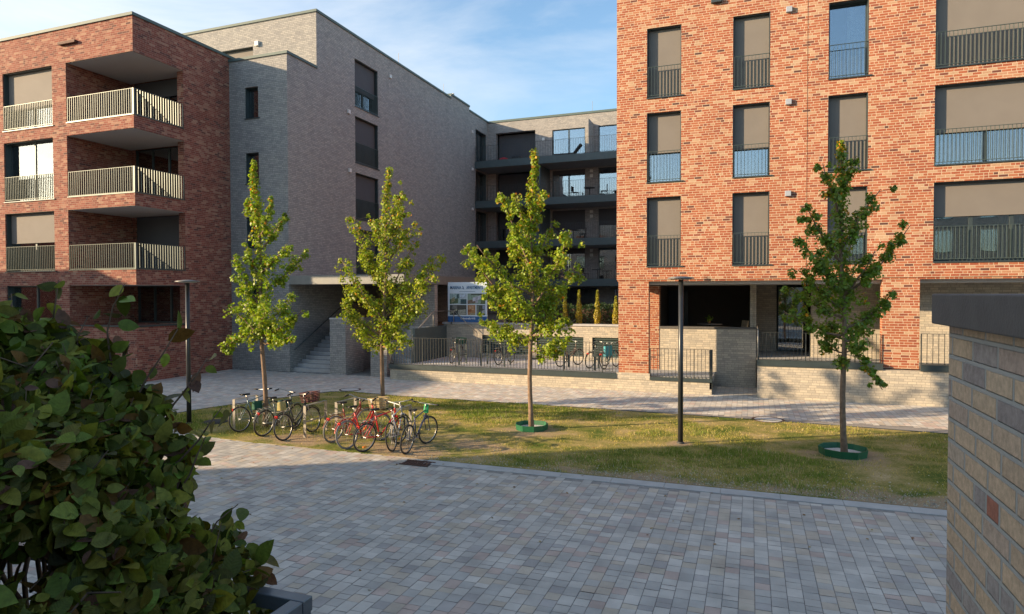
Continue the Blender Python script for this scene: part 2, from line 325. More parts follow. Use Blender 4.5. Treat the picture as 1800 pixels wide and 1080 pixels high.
def window(par, P, u0, u1, z0, z1, blind=None, rail=1.08, panes=1, rev=.275, sill=True, curtain=None, bm=None, label=None, fw=.06, room=True, curt_span=None, cm=None):
    """frame mesh with pane, blind, railing, sill, curtain and room as sub-parts"""
    f = MB()
    f.pbox(P, u0, u0 + fw, rev, rev + .07, z0, z1); f.pbox(P, u1 - fw, u1, rev, rev + .07, z0, z1)
    f.pbox(P, u0 + fw, u1 - fw, rev, rev + .07, z1 - fw, z1); f.pbox(P, u0 + fw, u1 - fw, rev, rev + .07, z0, z0 + fw)
    w = (u1 - u0) / panes
    for i in range(1, panes): f.pbox(P, u0 + w * i - .05, u0 + w * i + .05, rev - .004, rev + .068, z0 + fw, z1 - fw)
    f.pbox(P, u0, u0 + .03, .05, rev, z0, z1); f.pbox(P, u1 - .03, u1, .05, rev, z0, z1); f.pbox(P, u0 + .03, u1 - .03, .08, rev, z1 - .03, z1)
    fo = f.build('window', ANTH, par, label=label)
    MB().pbox(P, u0 + fw, u1 - fw, rev + .03, rev + .042, z0 + fw, z1 - fw).build('pane', GLASS, fo)
    if blind is not None:
        zb = z1 - (z1 - z0) * blind
        b = MB().pbox(P, u0 + .035, u1 - .035, rev - .055, rev - .045, zb, z1 - .03); b.pbox(P, u0 + .035, u1 - .035, rev - .065, rev - .035, zb - .03, zb)
        b.build('blind', bm or BLIND, fo)
    if rail: rail_obj(P, u0 + .04, u1 - .005, .02, z0 + .02, rail, fo)
    if sill: MB().pbox(P, u0 - .01, u1 + .09, -.045, rev, z0 - .035, z0 + .004).build('sill', ANTH, fo)
    if curtain is not None:
        a, c = curt_span or (0, 1)
        folds(P, u0 + .08 + (u1 - u0 - .16) * a, u0 + .08 + (u1 - u0 - .16) * c, rev + .13, z0 + .05, z1 - .08, cm or CURT, fo)
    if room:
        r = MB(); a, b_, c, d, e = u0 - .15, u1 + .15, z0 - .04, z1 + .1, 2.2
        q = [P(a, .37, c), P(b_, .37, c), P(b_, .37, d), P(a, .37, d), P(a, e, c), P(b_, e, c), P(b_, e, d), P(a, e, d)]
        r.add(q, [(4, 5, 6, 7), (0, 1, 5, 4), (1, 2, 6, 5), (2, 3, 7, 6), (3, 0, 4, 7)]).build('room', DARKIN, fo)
    return fo
def arr_mesh(name, V, F, m, parent=None, tint=None, uv=None, smooth=False):
    """V (n,3), F (k,q) index array with constant corner count q"""
    me = bpy.data.meshes.new(name); k, q = F.shape
    me.vertices.add(len(V)); me.vertices.foreach_set('co', np.asarray(V, np.float32).ravel())
    me.loops.add(k * q); me.loops.foreach_set('vertex_index', F.astype(np.int32).ravel())
    me.polygons.add(k); me.polygons.foreach_set('loop_start', np.arange(0, k * q, q, dtype=np.int32)); me.polygons.foreach_set('loop_total', np.full(k, q, np.int32))
    me.materials.append(m)
    if tint is not None:
        a = me.attributes.new('tint', 'FLOAT_COLOR', 'FACE'); c = np.ones((k, 4), np.float32); c[:, :3] = tint; a.data.foreach_set('color', c.ravel())
    if uv is not None:
        u = me.uv_layers.new(name='UVMap'); u.data.foreach_set('uv', np.asarray(uv, np.float32).ravel())
    if smooth: me.polygons.foreach_set('use_smooth', np.ones(k, bool))
    me.update(); me.validate()
    o = bpy.data.objects.new(name, me); COL.objects.link(o)
    if parent is not None: o.parent = parent
    return o

# ------------------------------------------------------------------ ground, paving, lawn
MB().add([(-900, -900, -.03), (900, -900, -.03), (900, 900, -.03), (-900, 900, -.03)], [(0, 1, 2, 3)]).build('ground', EARTH)['kind'] = 'structure'
MB().add([(-60, -40, -.008), (40, -40, -.008), (40, 60, -.008), (-60, 60, -.008)], [(0, 1, 2, 3)]).build('plaza_bed', JOINT)['kind'] = 'structure'
rs = np.random.RandomState(4)
LP = [(12, 12.42), (12, 18.9), (4.6, 19.08), (.2, 19.42), (-5.4, 19.6), (-11.7, 19.75), (-13.6, 20.0), (-14.4, 19.75), (-15.2, 17.9), (-16.0, 15.6), (-16.2, 14.7), (-15.7, 13.6), (-14.6, 13.0), (-13.3, 12.6), (-11.5, 12.42)]
def inside(x, y, poly):
    x = np.asarray(x); y = np.asarray(y); r = np.zeros(x.shape, bool); j = len(poly) - 1
    for i in range(len(poly)):
        (xi, yi), (xj, yj) = poly[i], poly[j]
        r ^= ((yi > y) != (yj > y)) & (x < (xj - xi) * (y - yi) / (yj - yi + 1e-12) + xi); j = i
    return r
def pavers(name, x0, x1, y0, y1, cond, w=.18, lens=(.12, .18, .18, .24), z=0.0, seed=1, gain=1.0):
    rs = np.random.RandomState(seed); Q = []; T = []
    pal = np.array([(.25, .237, .212), (.28, .265, .235), (.235, .226, .205), (.27, .235, .19), (.265, .213, .182), (.30, .282, .25), (.215, .203, .188), (.275, .243, .195)])
    nx = int((x1 - x0) / w)
    for i in range(nx):
        y = y0 - rs.rand() * .2
        while y < y1:
            L = lens[rs.randint(len(lens))]; cx, cy = x0 + (i + .5) * w, y + L / 2
            if cond(cx, cy):
                g = .0035; zz = z + rs.randn() * .0008; ti = rs.randn(2) * .0007
                a, b, c, d = x0 + i * w + g, x0 + (i + 1) * w - g, y + g, y + L - g
                Q += [(a, c, zz - ti[0] - ti[1]), (b, c, zz + ti[0] - ti[1]), (b, d, zz + ti[0] + ti[1]), (a, d, zz - ti[0] + ti[1])]
                T.append(pal[rs.choice(8, p=[.22, .18, .16, .11, .09, .10, .06, .08])] * 1.70 * gain * (1 + rs.randn() * .035))
            y += L
    F = np.arange(len(Q)).reshape(-1, 4)
    return arr_mesh(name, np.array(Q), F, PAVER, tint=np.array(T))
inl = lambda x, y: bool(inside(np.array([x]), np.array([y]), LP)[0])
pavers('plaza', -30, 11, 2.2, 13.4, lambda x, y: not inl(x, y) and not (x > -6.6 and y > 11.99), seed=2)['kind'] = 'structure'
pavers('path', -34, 12, 13.4, 28.2, lambda x, y: not inl(x, y) and (y < 24.2 or (x > -1.3 and x < .3 and y < 26)) and y - .2 > (19.6 if x > -14 else 12) - (20 if x < -14 else 0) and not (y > 23.6 and x > .2) and not (x < -23.2 and y > 19.25), seed=5, gain=1.22, w=.16, lens=(.16, .16, .24))['kind'] = 'structure'
lw = MB(); lw.prism(LP, -.02, .008); lw.build('lawn', LAWN)['kind'] = 'structure'
k = MB()
x = -6.5
while x < 11.5:
    k.box(x + .003, x + .997, 12.085, 12.40, -.05, .006); x += 1.0
k.build('kerb', mat('kerb_stone', (.40, .40, .385), .85, 0, .12, 3, .3), bevel=.004)['kind'] = 'structure'
# thin steel lawn edging on the path side
e = MB(); bl = [(12, 18.92), (4.6, 19.1), (.2, 19.44), (-5.4, 19.62), (-11.7, 19.77), (-13.6, 20.02), (-14.42, 19.78), (-15.22, 17.9), (-16.02, 15.6), (-16.22, 14.7), (-15.72, 13.58)]
for (a, b) in zip(bl[:-1], bl[1:]): e.tube([(a[0], a[1], .012), (b[0], b[1], .012)], .012, 4)
e.build('lawn_edge', ANTH)['kind'] = 'structure'
# grass: one mass of blades
def grass():
    rs = np.random.RandomState(9); N = 330000
    x = rs.uniform(-16.2, 9, N); y = rs.uniform(12.4, 20.1, N)
    def fbm(x, y):
        s = 0
        for i, (f, a) in enumerate(((.45, .42), (1.1, .28), (2.7, .2), (6.5, .14))):
            ph = rs.rand(6) * 6.28
            s = s + 1.25 * a * (np.sin(x * f + ph[0] + 1.6 * np.sin(y * f * .7 + ph[1])) * np.cos(y * f * 1.4 + ph[2] + 1.3 * np.sin(x * f * .8 + ph[3])))
        return s
    d = fbm(x, y)
    p = np.clip(.34 + 1.3 * d, .02, 1)
    bare = [(-5.45, 16.1, 1.05), (1.95, 15.9, 1.1), (-7.4, 13.2, 1.3), (-9.0, 13.0, 1.0), (-10.8, 13.0, 1.1), (-1.56, 15.75, .4), (-5.9, 13.9, .8), (2.5, 12.7, 1.0), (6.5, 12.9, 1.1)]
    for bx, by, br in bare: p *= np.clip((np.hypot(x - bx, y - by) / br) ** 2, .08, 1)
    p *= np.clip((y - 12.4) / .9 + .15, .1, 1)
    keep = (rs.rand(N) < p) & inside(x, y, LP); x, y, d = x[keep], y[keep], d[keep]; n = len(x)
    h = rs.uniform(.02, .065, n) * (1 + np.clip(d, 0, 1) * 1.2); a = rs.uniform(0, 6.28, n); w = rs.uniform(.003, .007, n)
    lx = rs.randn(n) * .02; ly = rs.randn(n) * .02
    V = np.zeros((n, 3, 3)); V[:, 0] = np.stack([x - np.cos(a) * w, y - np.sin(a) * w, np.full(n, .006)], 1); V[:, 1] = np.stack([x + np.cos(a) * w, y + np.sin(a) * w, np.full(n, .006)], 1)
    V[:, 2] = np.stack([x + lx, y + ly, h], 1)
    t = np.clip(.45 + d * 1.5 + rs.randn(n) * .2, 0, 1)[:, None]
    T = np.array([.60, .45, .13]) * (1 - t) + np.array([.17, .24, .03]) * t
    straw = rs.rand(n) < .12; T[straw] = (.60, .48, .25)
    o = arr_mesh('grass', V.reshape(-1, 3), np.arange(n * 3).reshape(-1, 3), BLADE, tint=T * rs.uniform(.8, 1.25, (n, 1)))
    setp(o, 'short patchy lawn grass, green and straw coloured, around the bikes and trees', 'grass', kind='stuff')
    # pebbles and clippings along the front edge
    m = 5200; x = rs.uniform(-7.5, 9, m); y = 12.45 + rs.exponential(.45, m); sel = (y < 15) & (rs.rand(m) < np.clip((x + 9) / 12, .15, 1)); x, y = x[sel], y[sel]; m = len(x)
    s = rs.uniform(.006, .018, m); V = np.zeros((m, 5, 3)); a0 = rs.uniform(0, 6.28, m)
    for k in range(4): V[:, k] = np.stack([x + s * np.cos(a0 + k * 1.57), y + s * np.sin(a0 + k * 1.57), np.full(m, .008)], 1)
    V[:, 4] = np.stack([x, y, .01 + s], 1); F = np.array([(0, 1, 4), (1, 2, 4), (2, 3, 4), (3, 0, 4)]); F = (np.arange(m)[:, None, None] * 5 + F[None]).reshape(-1, 3)
    T = np.repeat(np.array([.46, .43, .36]) * rs.uniform(.55, 1.2, (m, 1)), 4, 0)
    o = arr_mesh('gravel', V.reshape(-1, 3), F, BLADE, tint=T); setp(o, 'pale gravel scattered along the front edge of the lawn', 'gravel', kind='stuff')
grass()

# ------------------------------------------------------------------ right: red brick apartment block
RB = thing('apartment_building', 'orange red brick apartment block on the right above a recessed ground floor', 'building', (4, 28, 0))
RB.location = (0, 0, 0)
PR = PL('Y', 23.66)
cols = [(-3.55, -2.35), (-.62, .57), (2.35, 3.52)]; rows = [(4.55, 7.03), (7.57, 10.05), (10.59, 13.07)]
holes = [(a, b, c, d) for a, b in cols for c, d in rows] + [(5.36, 9.6, c, d) for c, d in rows] + [(11.5, 12.7, c, d) for c, d in rows]
mb = MB(); wall(mb, PR, -4.64, 15, 4.07, 17.2, holes)
mb.box(-4.64, -4.28, 24.02, 40, 4.07, 17.2); mb.box(14.64, 15, 24.02, 40, 0, 17.2); mb.box(-4.28, 14.64, 39.64, 40, 0, 17.2)
mb.build('wall', RED, RB)
MB().box(-4.70, 15.06, 23.60, 40.06, 17.2, 17.3).build('roof', COPE, RB)
# ground-floor piers and walls
for bx in ((-4.58, -3.48, 23.7, 24.0, .6, 4.06), (3.98, 5.02, 23.7, 24.1, 1.14, 4.06), (-3.86, -3.40, 25.98, 26.4, .55, 3.86)): MB().box(*bx).build('pier', RED, RB)
MB().box(-4.62, 15, 23.69, 23.95, 4.005, 4.066).build('lintel', RED, RB)
MB().box(-4.60, 14.6, 23.95, 30.8, 3.90, 4.05).build('soffit', SOFFIT, RB)
t = MB(); t.box(-3.40, .19, 26.0, 26.3, -.02, 2.20); t.build('terrace_wall', TAN, RB)
MB().box(-3.42, .22, 25.96, 26.34, 2.20, 2.27).build('terrace_coping', WALLCOPE, RB)
t = MB(); t.box(.19, 1.0, 29.0, 29.3, .3, 3.9); t.box(.13, .19, 26.3, 29.0, -.02, 3.9); t.box(-.03, .13, 26.34, 30.7, 0, 3.9); t.build('entrance_wall', TAN, RB)
for bx in ((2.15, 4.6, 26.9, 27.2, 1.14, 3.9), (4.603, 14.6, 25.6, 25.9, 1.14, 3.9)): MB().box(*bx).build('entrance_wall', TAN, RB)
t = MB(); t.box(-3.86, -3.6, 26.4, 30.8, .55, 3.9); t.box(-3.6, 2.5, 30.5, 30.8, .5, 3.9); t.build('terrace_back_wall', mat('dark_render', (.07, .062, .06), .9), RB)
MB().box(-3.4, -.03, 26.3, 30.5, 1.35, 1.45).build('terrace_floor', STEP, RB)
window(RB, PL('Y', 29.0), 1.02, 2.14, 1.16, 3.86, rail=None, rev=.05, sill=False, curtain=1, cm=CURTD, room=False, label='tall glazed entrance door with a drawn curtain')
MB().box(-3.55, -2.7, 30.42, 30.46, 1.5, 3.7).build('patio_door', mat('navy_glass', (.02, .035, .06), .3), RB)
for i, (a, b) in enumerate(cols):
    for j, (c, d) in enumerate(rows):
        bl = {(0, 1): .56, (1, 1): .60, (2, 2): None, (0, 0): .99, (1, 0): .99, (2, 0): .62, (0, 2): .99, (1, 2): .99, (2, 1): .99}.get((i, j), .99)
        window(RB, PR, a, b, c, d, blind=bl, rail=1.08, curtain=(1 if (i, j) in ((2, 2),) else None), curt_span=(.5, 1) if (i, j) == (2, 2) else None)
for j, (c, d) in enumerate(rows):
    window(RB, PR, 5.36, 9.6, c, d, blind=(.42, .58, .99, .8)[j], rail=1.08, panes=4 if j == 0 else 3, curtain=1 if j == 0 else None, curt_span=(.42, .8), cm=CURTD)
    window(RB, PR, 11.5, 12.7, c, d, blind=.99)
for z in (6.91, 9.96, 13.02): MB().box(1.05, 1.24, 23.55, 23.66, z - .09, z + .09).build('wall_box', GREYBOX, RB, bevel=.01)
MB().box(-1.35, -1.0, 23.52, 23.66, 13.60, 13.72).build('wall_box', ANTH, RB, bevel=.01)
MB().tube([(1.72, 23.655, 4.1), (1.72, 23.655, 16.9)], .006, 4).build('expansion_joint', mat('joint_line', (.16, .08, .05), .9), RB)

# plinth walls, terrace floors and fences in front of the right block
pw = thing('plinth_wall', 'tall tan brick plinth wall below the two fences on the right, mottled with tree shadow', 'wall', (6, 23.55, 0)); pw.location = (0, 0, 0)
MB().box(.21, 15, 23.55, 23.9, -.05, 1.10).build('brickwork', TAN, pw)
c_ = MB(); c_.box(.19, 3.98, 23.50, 23.68, 1.10, 1.30); c_.box(5.03, 15, 23.50, 23.68, 1.10, 1.30); c_.build('edge_channel', ANTH, pw)
MB().box(.21, 15, 23.9, 30.5, 1.02, 1.14).build('walkway_floor', STEP, pw)
lwl = thing('retaining_wall', 'low tan brick retaining wall with a dark steel edge in front of the bicycle terrace', 'wall')
q = MB(); q.box(-14.2, -1.28, 23.62, 23.9, -.05, .44); q.box(-4.64, -3.42, 23.6, 23.9, .44, .66); q.build('brickwork', TAN, lwl)
q = MB(); q.box(-14.25, -4.64, 23.57, 23.75, .44, .64); q.box(-3.42, -1.26, 23.57, 23.70, .44, .56); q.build('edge_channel', ANTH, lwl)
q = MB(); q.box(-14.2, -1.28, 23.9, 28.1, .35, .55); q.build('terrace_floor', CONC, lwl)
PF = PL('Y', 23.66)
def fence(label, u0, u1, z0, h, step=.125, endpost=None, P=PF):
    f = thing('metal_fence', label, 'fence', group='steel bar fences')
    r = MB(); railing(r, P, u0, u1, 0, z0, h, step=step, bw=.014, bd=.03, post=12); r.build('bars', RAILD, f)
    if endpost is not None: MB().pbox(P, endpost - .05, endpost + .05, -.04, .04, z0 - .35, z0 + h).build('post', RAILD, f)
    return f
fence('long dark steel bar fence on the low wall in front of the parked bikes', -14.2, -4.66, .62, 1.14)
fence('short dark steel bar fence with a thick end post right of the brick pier', -3.42, -1.36, .54, 1.05, endpost=-1.3)
fence('steel bar fence on the tall plinth between the entrance gap and the brick pier', .25, 3.94, 1.26, .98)
fence('piece of dark steel bar fence beside the coping of the near wall', 5.06, 9.5, 1.26, 1.02, step=.16)
hr = MB(); hr.tube([(.23, 23.62, 1.2), (.23, 23.62, 2.28), (.23, 23.8, 2.32), (.23, 25.6, 2.34)], .022, 8)
setp(hr.build('handrail', POSTM, smooth=True), 'pale steel handrail post at the left end of the tall plinth wall', 'handrail')

# ------------------------------------------------------------------ left: dark red brick block
LB = thing('apartment_building', 'dark red brick apartment block on the left with three stacked corner balconies', 'building')
PLf = PL('Y', 19.2); PLs = PL('X', -23.25)
lev = [(2.25, 3.97), (4.60, 7.16), (7.68, 10.28), (10.80, 13.33)]
mb = MB()
wall(mb, PLf, -45, -27.1, 0, 14.75, [(-31.1, -27.95, c, d) for c, d in lev] + [(-36.2, -33.4, c, d) for c, d in lev])
for z0, z1 in ((0, 2.25), (3.97, 4.60), (7.16, 7.68), (10.28, 10.80), (13.33, 14.75)): mb.box(-27.1, -23.25, 19.2, 21.65, z0, z1)
mb.box(-27.46, -27.102, 19.56, 22.25, 0, 14.75)
wall(mb, PLs, 21.65, 26.5, 0, 14.75, [])
wall(mb, PL('Y', 22.25), -27.1, -23.61, 0, 14.75, [(-26.9, -23.9, c + .02, d) for c, d in lev])
mb.build('wall', REDB, LB)
rf = MB(); rf.box(-45.05, -27.1, 19.14, 26.6, 14.75, 14.87); rf.box(-27.1, -23.19, 19.14, 26.6, 14.75, 14.87); rf.build('roof', COPE, LB)
MB().box(-45, -44.6, 19.5, 26.5, 0, 14.7).build('end_wall', REDB, LB)
for i, (z0, z1) in enumerate(lev):
    MB().box(-27.05, -23.3, 19.25, 22.2, z1 - .012, z1 - .004).build('soffit', SOFFIT, LB)
    if i:
        b = MB(); b.box(-27.1, -23.22, 19.17, 19.24, z0, z0 + .03); b.box(-23.29, -23.22, 19.24, 21.65, z0, z0 + .03); b.build('sill', RAIL, LB)
        r = MB(); railing(r, PLf, -27.06, -23.27, .03, z0, 1.07, step=.125, bw=.012, bd=.036); railing(r, PLs, 19.28, 21.63, .03, z0, 1.07, step=.125, bw=.012, bd=.036)
        r.box(-23.33, -23.25, 19.2, 19.28, z0, z0 + 1.07); r.build('railing', RAIL, LB)
    else:
        b = MB(); b.box(-27.1, -23.22, 19.15, 19.32, z0, z0 + .06); b.box(-23.37, -23.20, 19.32, 21.65, z0, z0 + .06); b.build('sill', ANTH, LB)
    window(LB, PL('Y', 22.25), -26.9, -23.9, z0 + .02, z1, rail=None, panes=3, rev=.08, sill=False, blind=(None, .99, None, .3)[i], bm=BLINDD, curtain=1 if i in (0, 2, 3) else None, cm=CURTD, curt_span=(.45, .97))
    window(LB, PLf, -31.1, -27.95, z0, z1, rail=1.07 if i else None, panes=2, rev=.29, blind=(None, .50, None, .62)[i], curtain=1, curt_span=((.1, .95), (.3, .9), (.05, 1), (.0, 1))[i])
    window(LB, PLf, -36.2, -33.4, z0, z1, rail=1.07 if i else None, panes=2, blind=.7)
MB().box(-27.35, -26.35, 19.05, 19.2, 14.06, 14.16).build('wall_lamp', RUST, LB)

# ------------------------------------------------------------------ grey brick block in the middle with the far wing
GB = thing('apartment_building', 'tall grey brick apartment block in the middle with a long shaded side wall', 'building')
PGf = PL('Y', 24.3); PGs = PL('X', -19.9); PGu = PL('Y', 26.46)
mb = MB()
lw_ = [(11.8, 13.25), (8.76, 10.2), (5.74, 7.18), (2.6, 4.1)]
wall(mb, PGf, -23.25, -19.9, 0, 14.55, [(-22.33, -21.55, c, d) for c, d in lw_])
wall(mb, PGs, 24.66, 26.46, 0, 14.55, [])
sw = [(13.62, 16.15), (10.62, 13.1), (7.6, 10.08), (4.6, 7.06)]
bay = [(13.65, 16.2), (10.62, 13.05), (7.55, 9.95), (4.6, 7.0)]
wall(mb, PGs, 26.46, 26.82, 0, 14.0, []); wall(mb, PGs, 26.82, 41.5, 0, 17.3, [(29.7, 31.98, c, d) for c, d in sw])
wall(mb, PGs, 41.5, 44.7, 0, 17.55, []); wall(mb, PGs, 44.7, 50, 0, 17.25, [(45.85, 48.0, c, d) for c, d in bay])
wall(mb, PGu, -45, -19.9, 14.0, 17.3, [(-26.4, -23.75, 14.2, 16.14)])
mb.box(-45, -44.64, 26.46, 50, 0, 17.3)
mb.build('wall', GREY, GB)
rf = MB(); rf.box(-23.3, -19.84, 24.24, 26.46, 14.55, 14.67); rf.box(-45.05, -19.84, 26.40, 41.5, 17.3, 17.42); rf.box(-45, -19.84, 41.5, 44.7, 17.55, 17.67); rf.box(-45, -19.84, 44.7, 50, 17.25, 17.37); rf.build('roof', COPE, GB)
tr = MB(); railing(tr, PGf, -23.0, -21.2, .5, 14.66, .22, step=.15); tr.build('railing', RAIL, GB)
for c, d in lw_: window(GB, PGf, -22.33, -21.55, c, d, rail=None, curtain=1, cm=CURTD, curt_span=(.3, 1))
for j, (c, d) in enumerate(sw): window(GB, PGs, 29.7, 31.98, c, d, blind=(.62, .99, .99, .99)[j], bm=BLINDD, rail=1.08, panes=2)
window(GB, PGu, -26.4, -23.75, 14.2, 16.14, rail=None, blind=.6)
for c, d in bay: window(GB, PGs, 45.85, 48.0, c, d, rail=None, panes=2, sill=False)
for y, z in ((33.27, 16.28), (29.07, 13.14), (29.13, 10.08), (29.1, 7.06), (45.1, 15.81), (45.18, 12.99), (45.15, 9.97)):
    MB().box(-19.9, -19.8, y - .1, y + .1, z - .1, z + .1).build('wall_box', WHITEBOX, GB, bevel=.01)
MB().box(-23.56, -23.34, 26.34, 26.46, 16.1, 16.34).build('wall_box', WHITEBOX, GB, bevel=.01)
# entrance canopy, stair and piers
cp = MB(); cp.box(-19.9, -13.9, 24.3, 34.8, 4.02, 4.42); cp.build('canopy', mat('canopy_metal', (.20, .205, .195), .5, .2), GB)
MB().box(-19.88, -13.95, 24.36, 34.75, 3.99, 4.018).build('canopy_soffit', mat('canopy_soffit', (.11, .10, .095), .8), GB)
st = MB()
for i in range(13): st.box(-19.9, -17.62, 24.55 + i * .3, 24.55 + (i + 1) * .3, -.05, (i + 1) * .165)
st.box(-19.9, -17.62, 28.45, 33, 1.9, 2.145); st.build('staircase', STEP, GB, bevel=.008)
for bx in ((-17.62, -16.8, 24.2, 25.6, -.05, 2.45), (-17.62, -17.3, 25.603, 29, -.05, 2.45), (-15.52, -14.70, 24.2, 24.6, -.05, 1.42), (-15.52, -15.2, 24.603, 27.0, -.05, 1.42), (-19.9, -14.0, 33, 33.3, 0, 4.02), (-15.9, -13.93, 27.2, 27.5, .55, 3.99)):
    MB().box(*bx).build('entrance_wall', GREY, GB)
MB().box(-17.64, -16.78, 24.18, 25.62, 2.45, 2.51).build('pier_cap', CONC, GB); MB().box(-15.54, -14.68, 24.18, 24.62, 1.42, 1.47).build('pier_cap', CONC, GB)
MB().box(-16.78, -15.54, 27.4, 27.5, 0, 3.99).build('entrance_door', DARKIN, GB)
hr = MB(); hr.tube([(-19.78, 24.5, 1.0), (-19.78, 28.5, 3.1), (-19.78, 30.5, 3.1)], .022, 8); hr.build('handrail', ANTH, GB, smooth=True)

FW = thing('apartment_wing', 'far grey brick wing with dark balconies between the grey and the orange block', 'building')
PW = PL('Y', 48.3)
mb = MB(); hl = []
for j, (c, d) in enumerate(bay):
    hl += [(-19.2, -15.88, c, d + .15), (-14.5, -11.9, c, d), (-10.86, -7.6, c, d), (-6.8, -4.0, c, d)]
hl += [(-18, -15, 2.0, 4.0), (-13.5, -11, 2.0, 4.0), (-9.7, -8.4, 2.2, 3.9), (-7.6, -6.3, 2.2, 3.9)]
wall(mb, PW, -19.9, 0, 0, 17.2, hl, t=.4); mb.box(-19.88, -19.5, 48.75, 56, 0, 17.2); mb.box(-.4, 0, 48.75, 56, 0, 17.2); mb.box(-19.5, -.4, 55.6, 56, 0, 17.2); mb.build('wall', GREY, FW)
MB().box(-19.84, .06, 48.24, 56.06, 17.2, 17.36).build('roof', COPE, FW)
for j, (c, d) in enumerate(bay):
    bz = c - .02
    s = MB(); s.box(-19.86, -4.7, 45.7, 48.3, bz - .5, bz - .12); s.box(-19.86, -4.7, 45.62, 45.7, bz - .5, bz + .02)
    bo = s.build('balcony', FASCIA, FW)
    MB().box(-19.85, -4.75, 45.72, 48.28, bz - .12, bz).build('balcony_floor', CONC, bo)
    MB().box(-19.8, -4.8, 45.74, 48.26, bz - .515, bz - .505).build('balcony_soffit', mat('balcony_soffit', (.22, .21, .20), .9), bo)
    rail_obj(PL('Y', 45.66), -19.86, -4.7, 0, bz, 1.17, bo, m=RAILD, step=.125, bw=.012, bd=.03)
    if j == 0:
        MB().box(-11.30, -11.22, 46.6, 48.3, bz, bz + 2.75).build('partition', GREY, FW)
    else:
        MB().box(-14.78, -14.68, 45.8, 48.3, bz, d + .45).build('partition', FASCIA, FW)
    window(FW, PL('Y', 48.9), -19.2, -15.88, c, d + .1, rail=None, blind=(.99, .99, .5, .99)[j], bm=BLINDD, panes=2, rev=.1, sill=False)
    window(FW, PW, -14.5, -11.9, c, d, rail=None, blind=(None, .12, .60, .15)[j], bm=BLINDD, panes=2, rev=.12, sill=False, curtain=1 if j < 2 else None, curt_span=(.55, .95))
    window(FW, PW, -10.86, -7.6, c, d, rail=None, blind=(None, None, .5, None)[j], bm=BLINDD, panes=2, rev=.12, sill=False, curtain=1 if j == 2 else None, curt_span=(0, .3))
    window(FW, PW, -6.8, -4.0, c, d, rail=None, panes=2, rev=.12, sill=False)
    MB().box(-11.5, -11.28, 48.2, 48.3, c + 1.75, c + 1.98).build('wall_box', WHITEBOX, FW); MB().box(-11.5, -11.28, 48.2, 48.3, c + 2.12, c + 2.32).build('wall_box', WHITEBOX, FW)
MB().box(-15.3, -15.1, 48.2, 48.3, 15.45, 15.65).build('wall_box', WHITEBOX, FW)
for a, b, c, d in hl[-4:]: window(FW, PW, a, b, c, d, rail=None, rev=.1, sill=False, panes=1)

# ------------------------------------------------------------------ terrace wall behind the bikes, garden and conifers
gw = thing('terrace_wall', 'sunlit tan brick terrace wall with dark louvred openings behind the bike stands', 'wall')
PT = PL('Y', 28.1)
lou = [(-11.9, -9.6, .75, 1.62), (-9.2, -7.0, .75, 1.62), (-6.6, -4.0, .75, 1.62)]
mb = MB(); wall(mb, PT, -13.9, -3.9, .3, 2.12, lou, t=.3); mb.build('brickwork', TAN, gw)
MB().box(-13.95, -3.86, 28.05, 28.5, 2.12, 2.20).build('coping', STEP, gw)
for a, b, c, d in lou:
    l_ = MB()
    for k in range(8): z = c + (d - c) * (k + .5) / 8; l_.add([(a, 28.13, z - .045), (b, 28.13, z - .045), (b, 28.2, z + .03), (a, 28.2, z + .03), (a, 28.15, z - .05), (b, 28.15, z - .05), (b, 28.22, z + .025), (a, 28.22, z + .025)], [(0, 1, 2, 3), (7, 6, 5, 4), (0, 1, 5, 4), (3, 2, 6, 7)])
    l_.box(a, b, 28.3, 28.32, c, d); l_.build('louvre', RAIL, gw)
MB().box(-19.5, -3.9, 28.5, 48.2, 1.6, 1.98).build('garden_ground', EARTH)['kind'] = 'structure'

def leafmesh(kind):
    """template leaf: vertices and constant-size faces (unit length along +Y)"""
    if kind == 'maple':
        half = [(0, 0, 0), (.20, .06, .0), (.48, .22, -.05), (.30, .38, -.02), (.52, .70, -.10), (.22, .62, -.02), (0, 1.0, -.08)]
        V = half + [(-x, y, z) for x, y, z in half[1:-1]]
        return np.array(V), np.array([(0, 1, 2, 3, 4, 5, 6), (6, 11, 10, 9, 8, 7, 0)])
    ys = [0, .12, .32, .55, .78, 1.0]; ws = [0, .20, .31, .30, .19, 0]; V = []; 
    for y, w in zip(ys, ws):
        zc = -.10 * y * y; V += [(-w, y, zc + .22 * w), (0, y, zc), (w, y, zc + .22 * w)]
    F = []
    for i in range(5):
        a = 3 * i; F += [(a, a + 1, a + 4, a + 3), (a + 1, a + 2, a + 5, a + 4)]
    return np.array(V), np.array(F)
def scatter_leaves(name, kind, pos, nrm, size, tint, m, parent, rs, jitter=.6):
    """leaves at pos whose face normals follow nrm loosely"""
    tv, tf = leafmesh(kind); n = len(pos)
    nn = nrm + rs.randn(n, 3) * jitter; nn /= np.linalg.norm(nn, axis=1)[:, None]
    t = rs.randn(n, 3); t[:, 2] -= .6; t -= nn * (t * nn).sum(1)[:, None]; t /= np.linalg.norm(t, axis=1)[:, None]
    b = np.cross(t, nn); s = size[:, None, None]
    V = pos[:, None] + s * (tv[None, :, 0:1] * b[:, None] + tv[None, :, 1:2] * t[:, None] + tv[None, :, 2:3] * nn[:, None])
    F = (np.arange(n)[:, None, None] * len(tv) + tf[None]).reshape(-1, tf.shape[1])
    uv = None
    if kind != 'maple': uv = np.tile(tv[tf.ravel()][:, :2], (n, 1))
    return arr_mesh(name, V.reshape(-1, 3), F, m, parent, tint=np.repeat(tint, len(tf), 0), uv=uv, smooth=(kind != 'maple'))

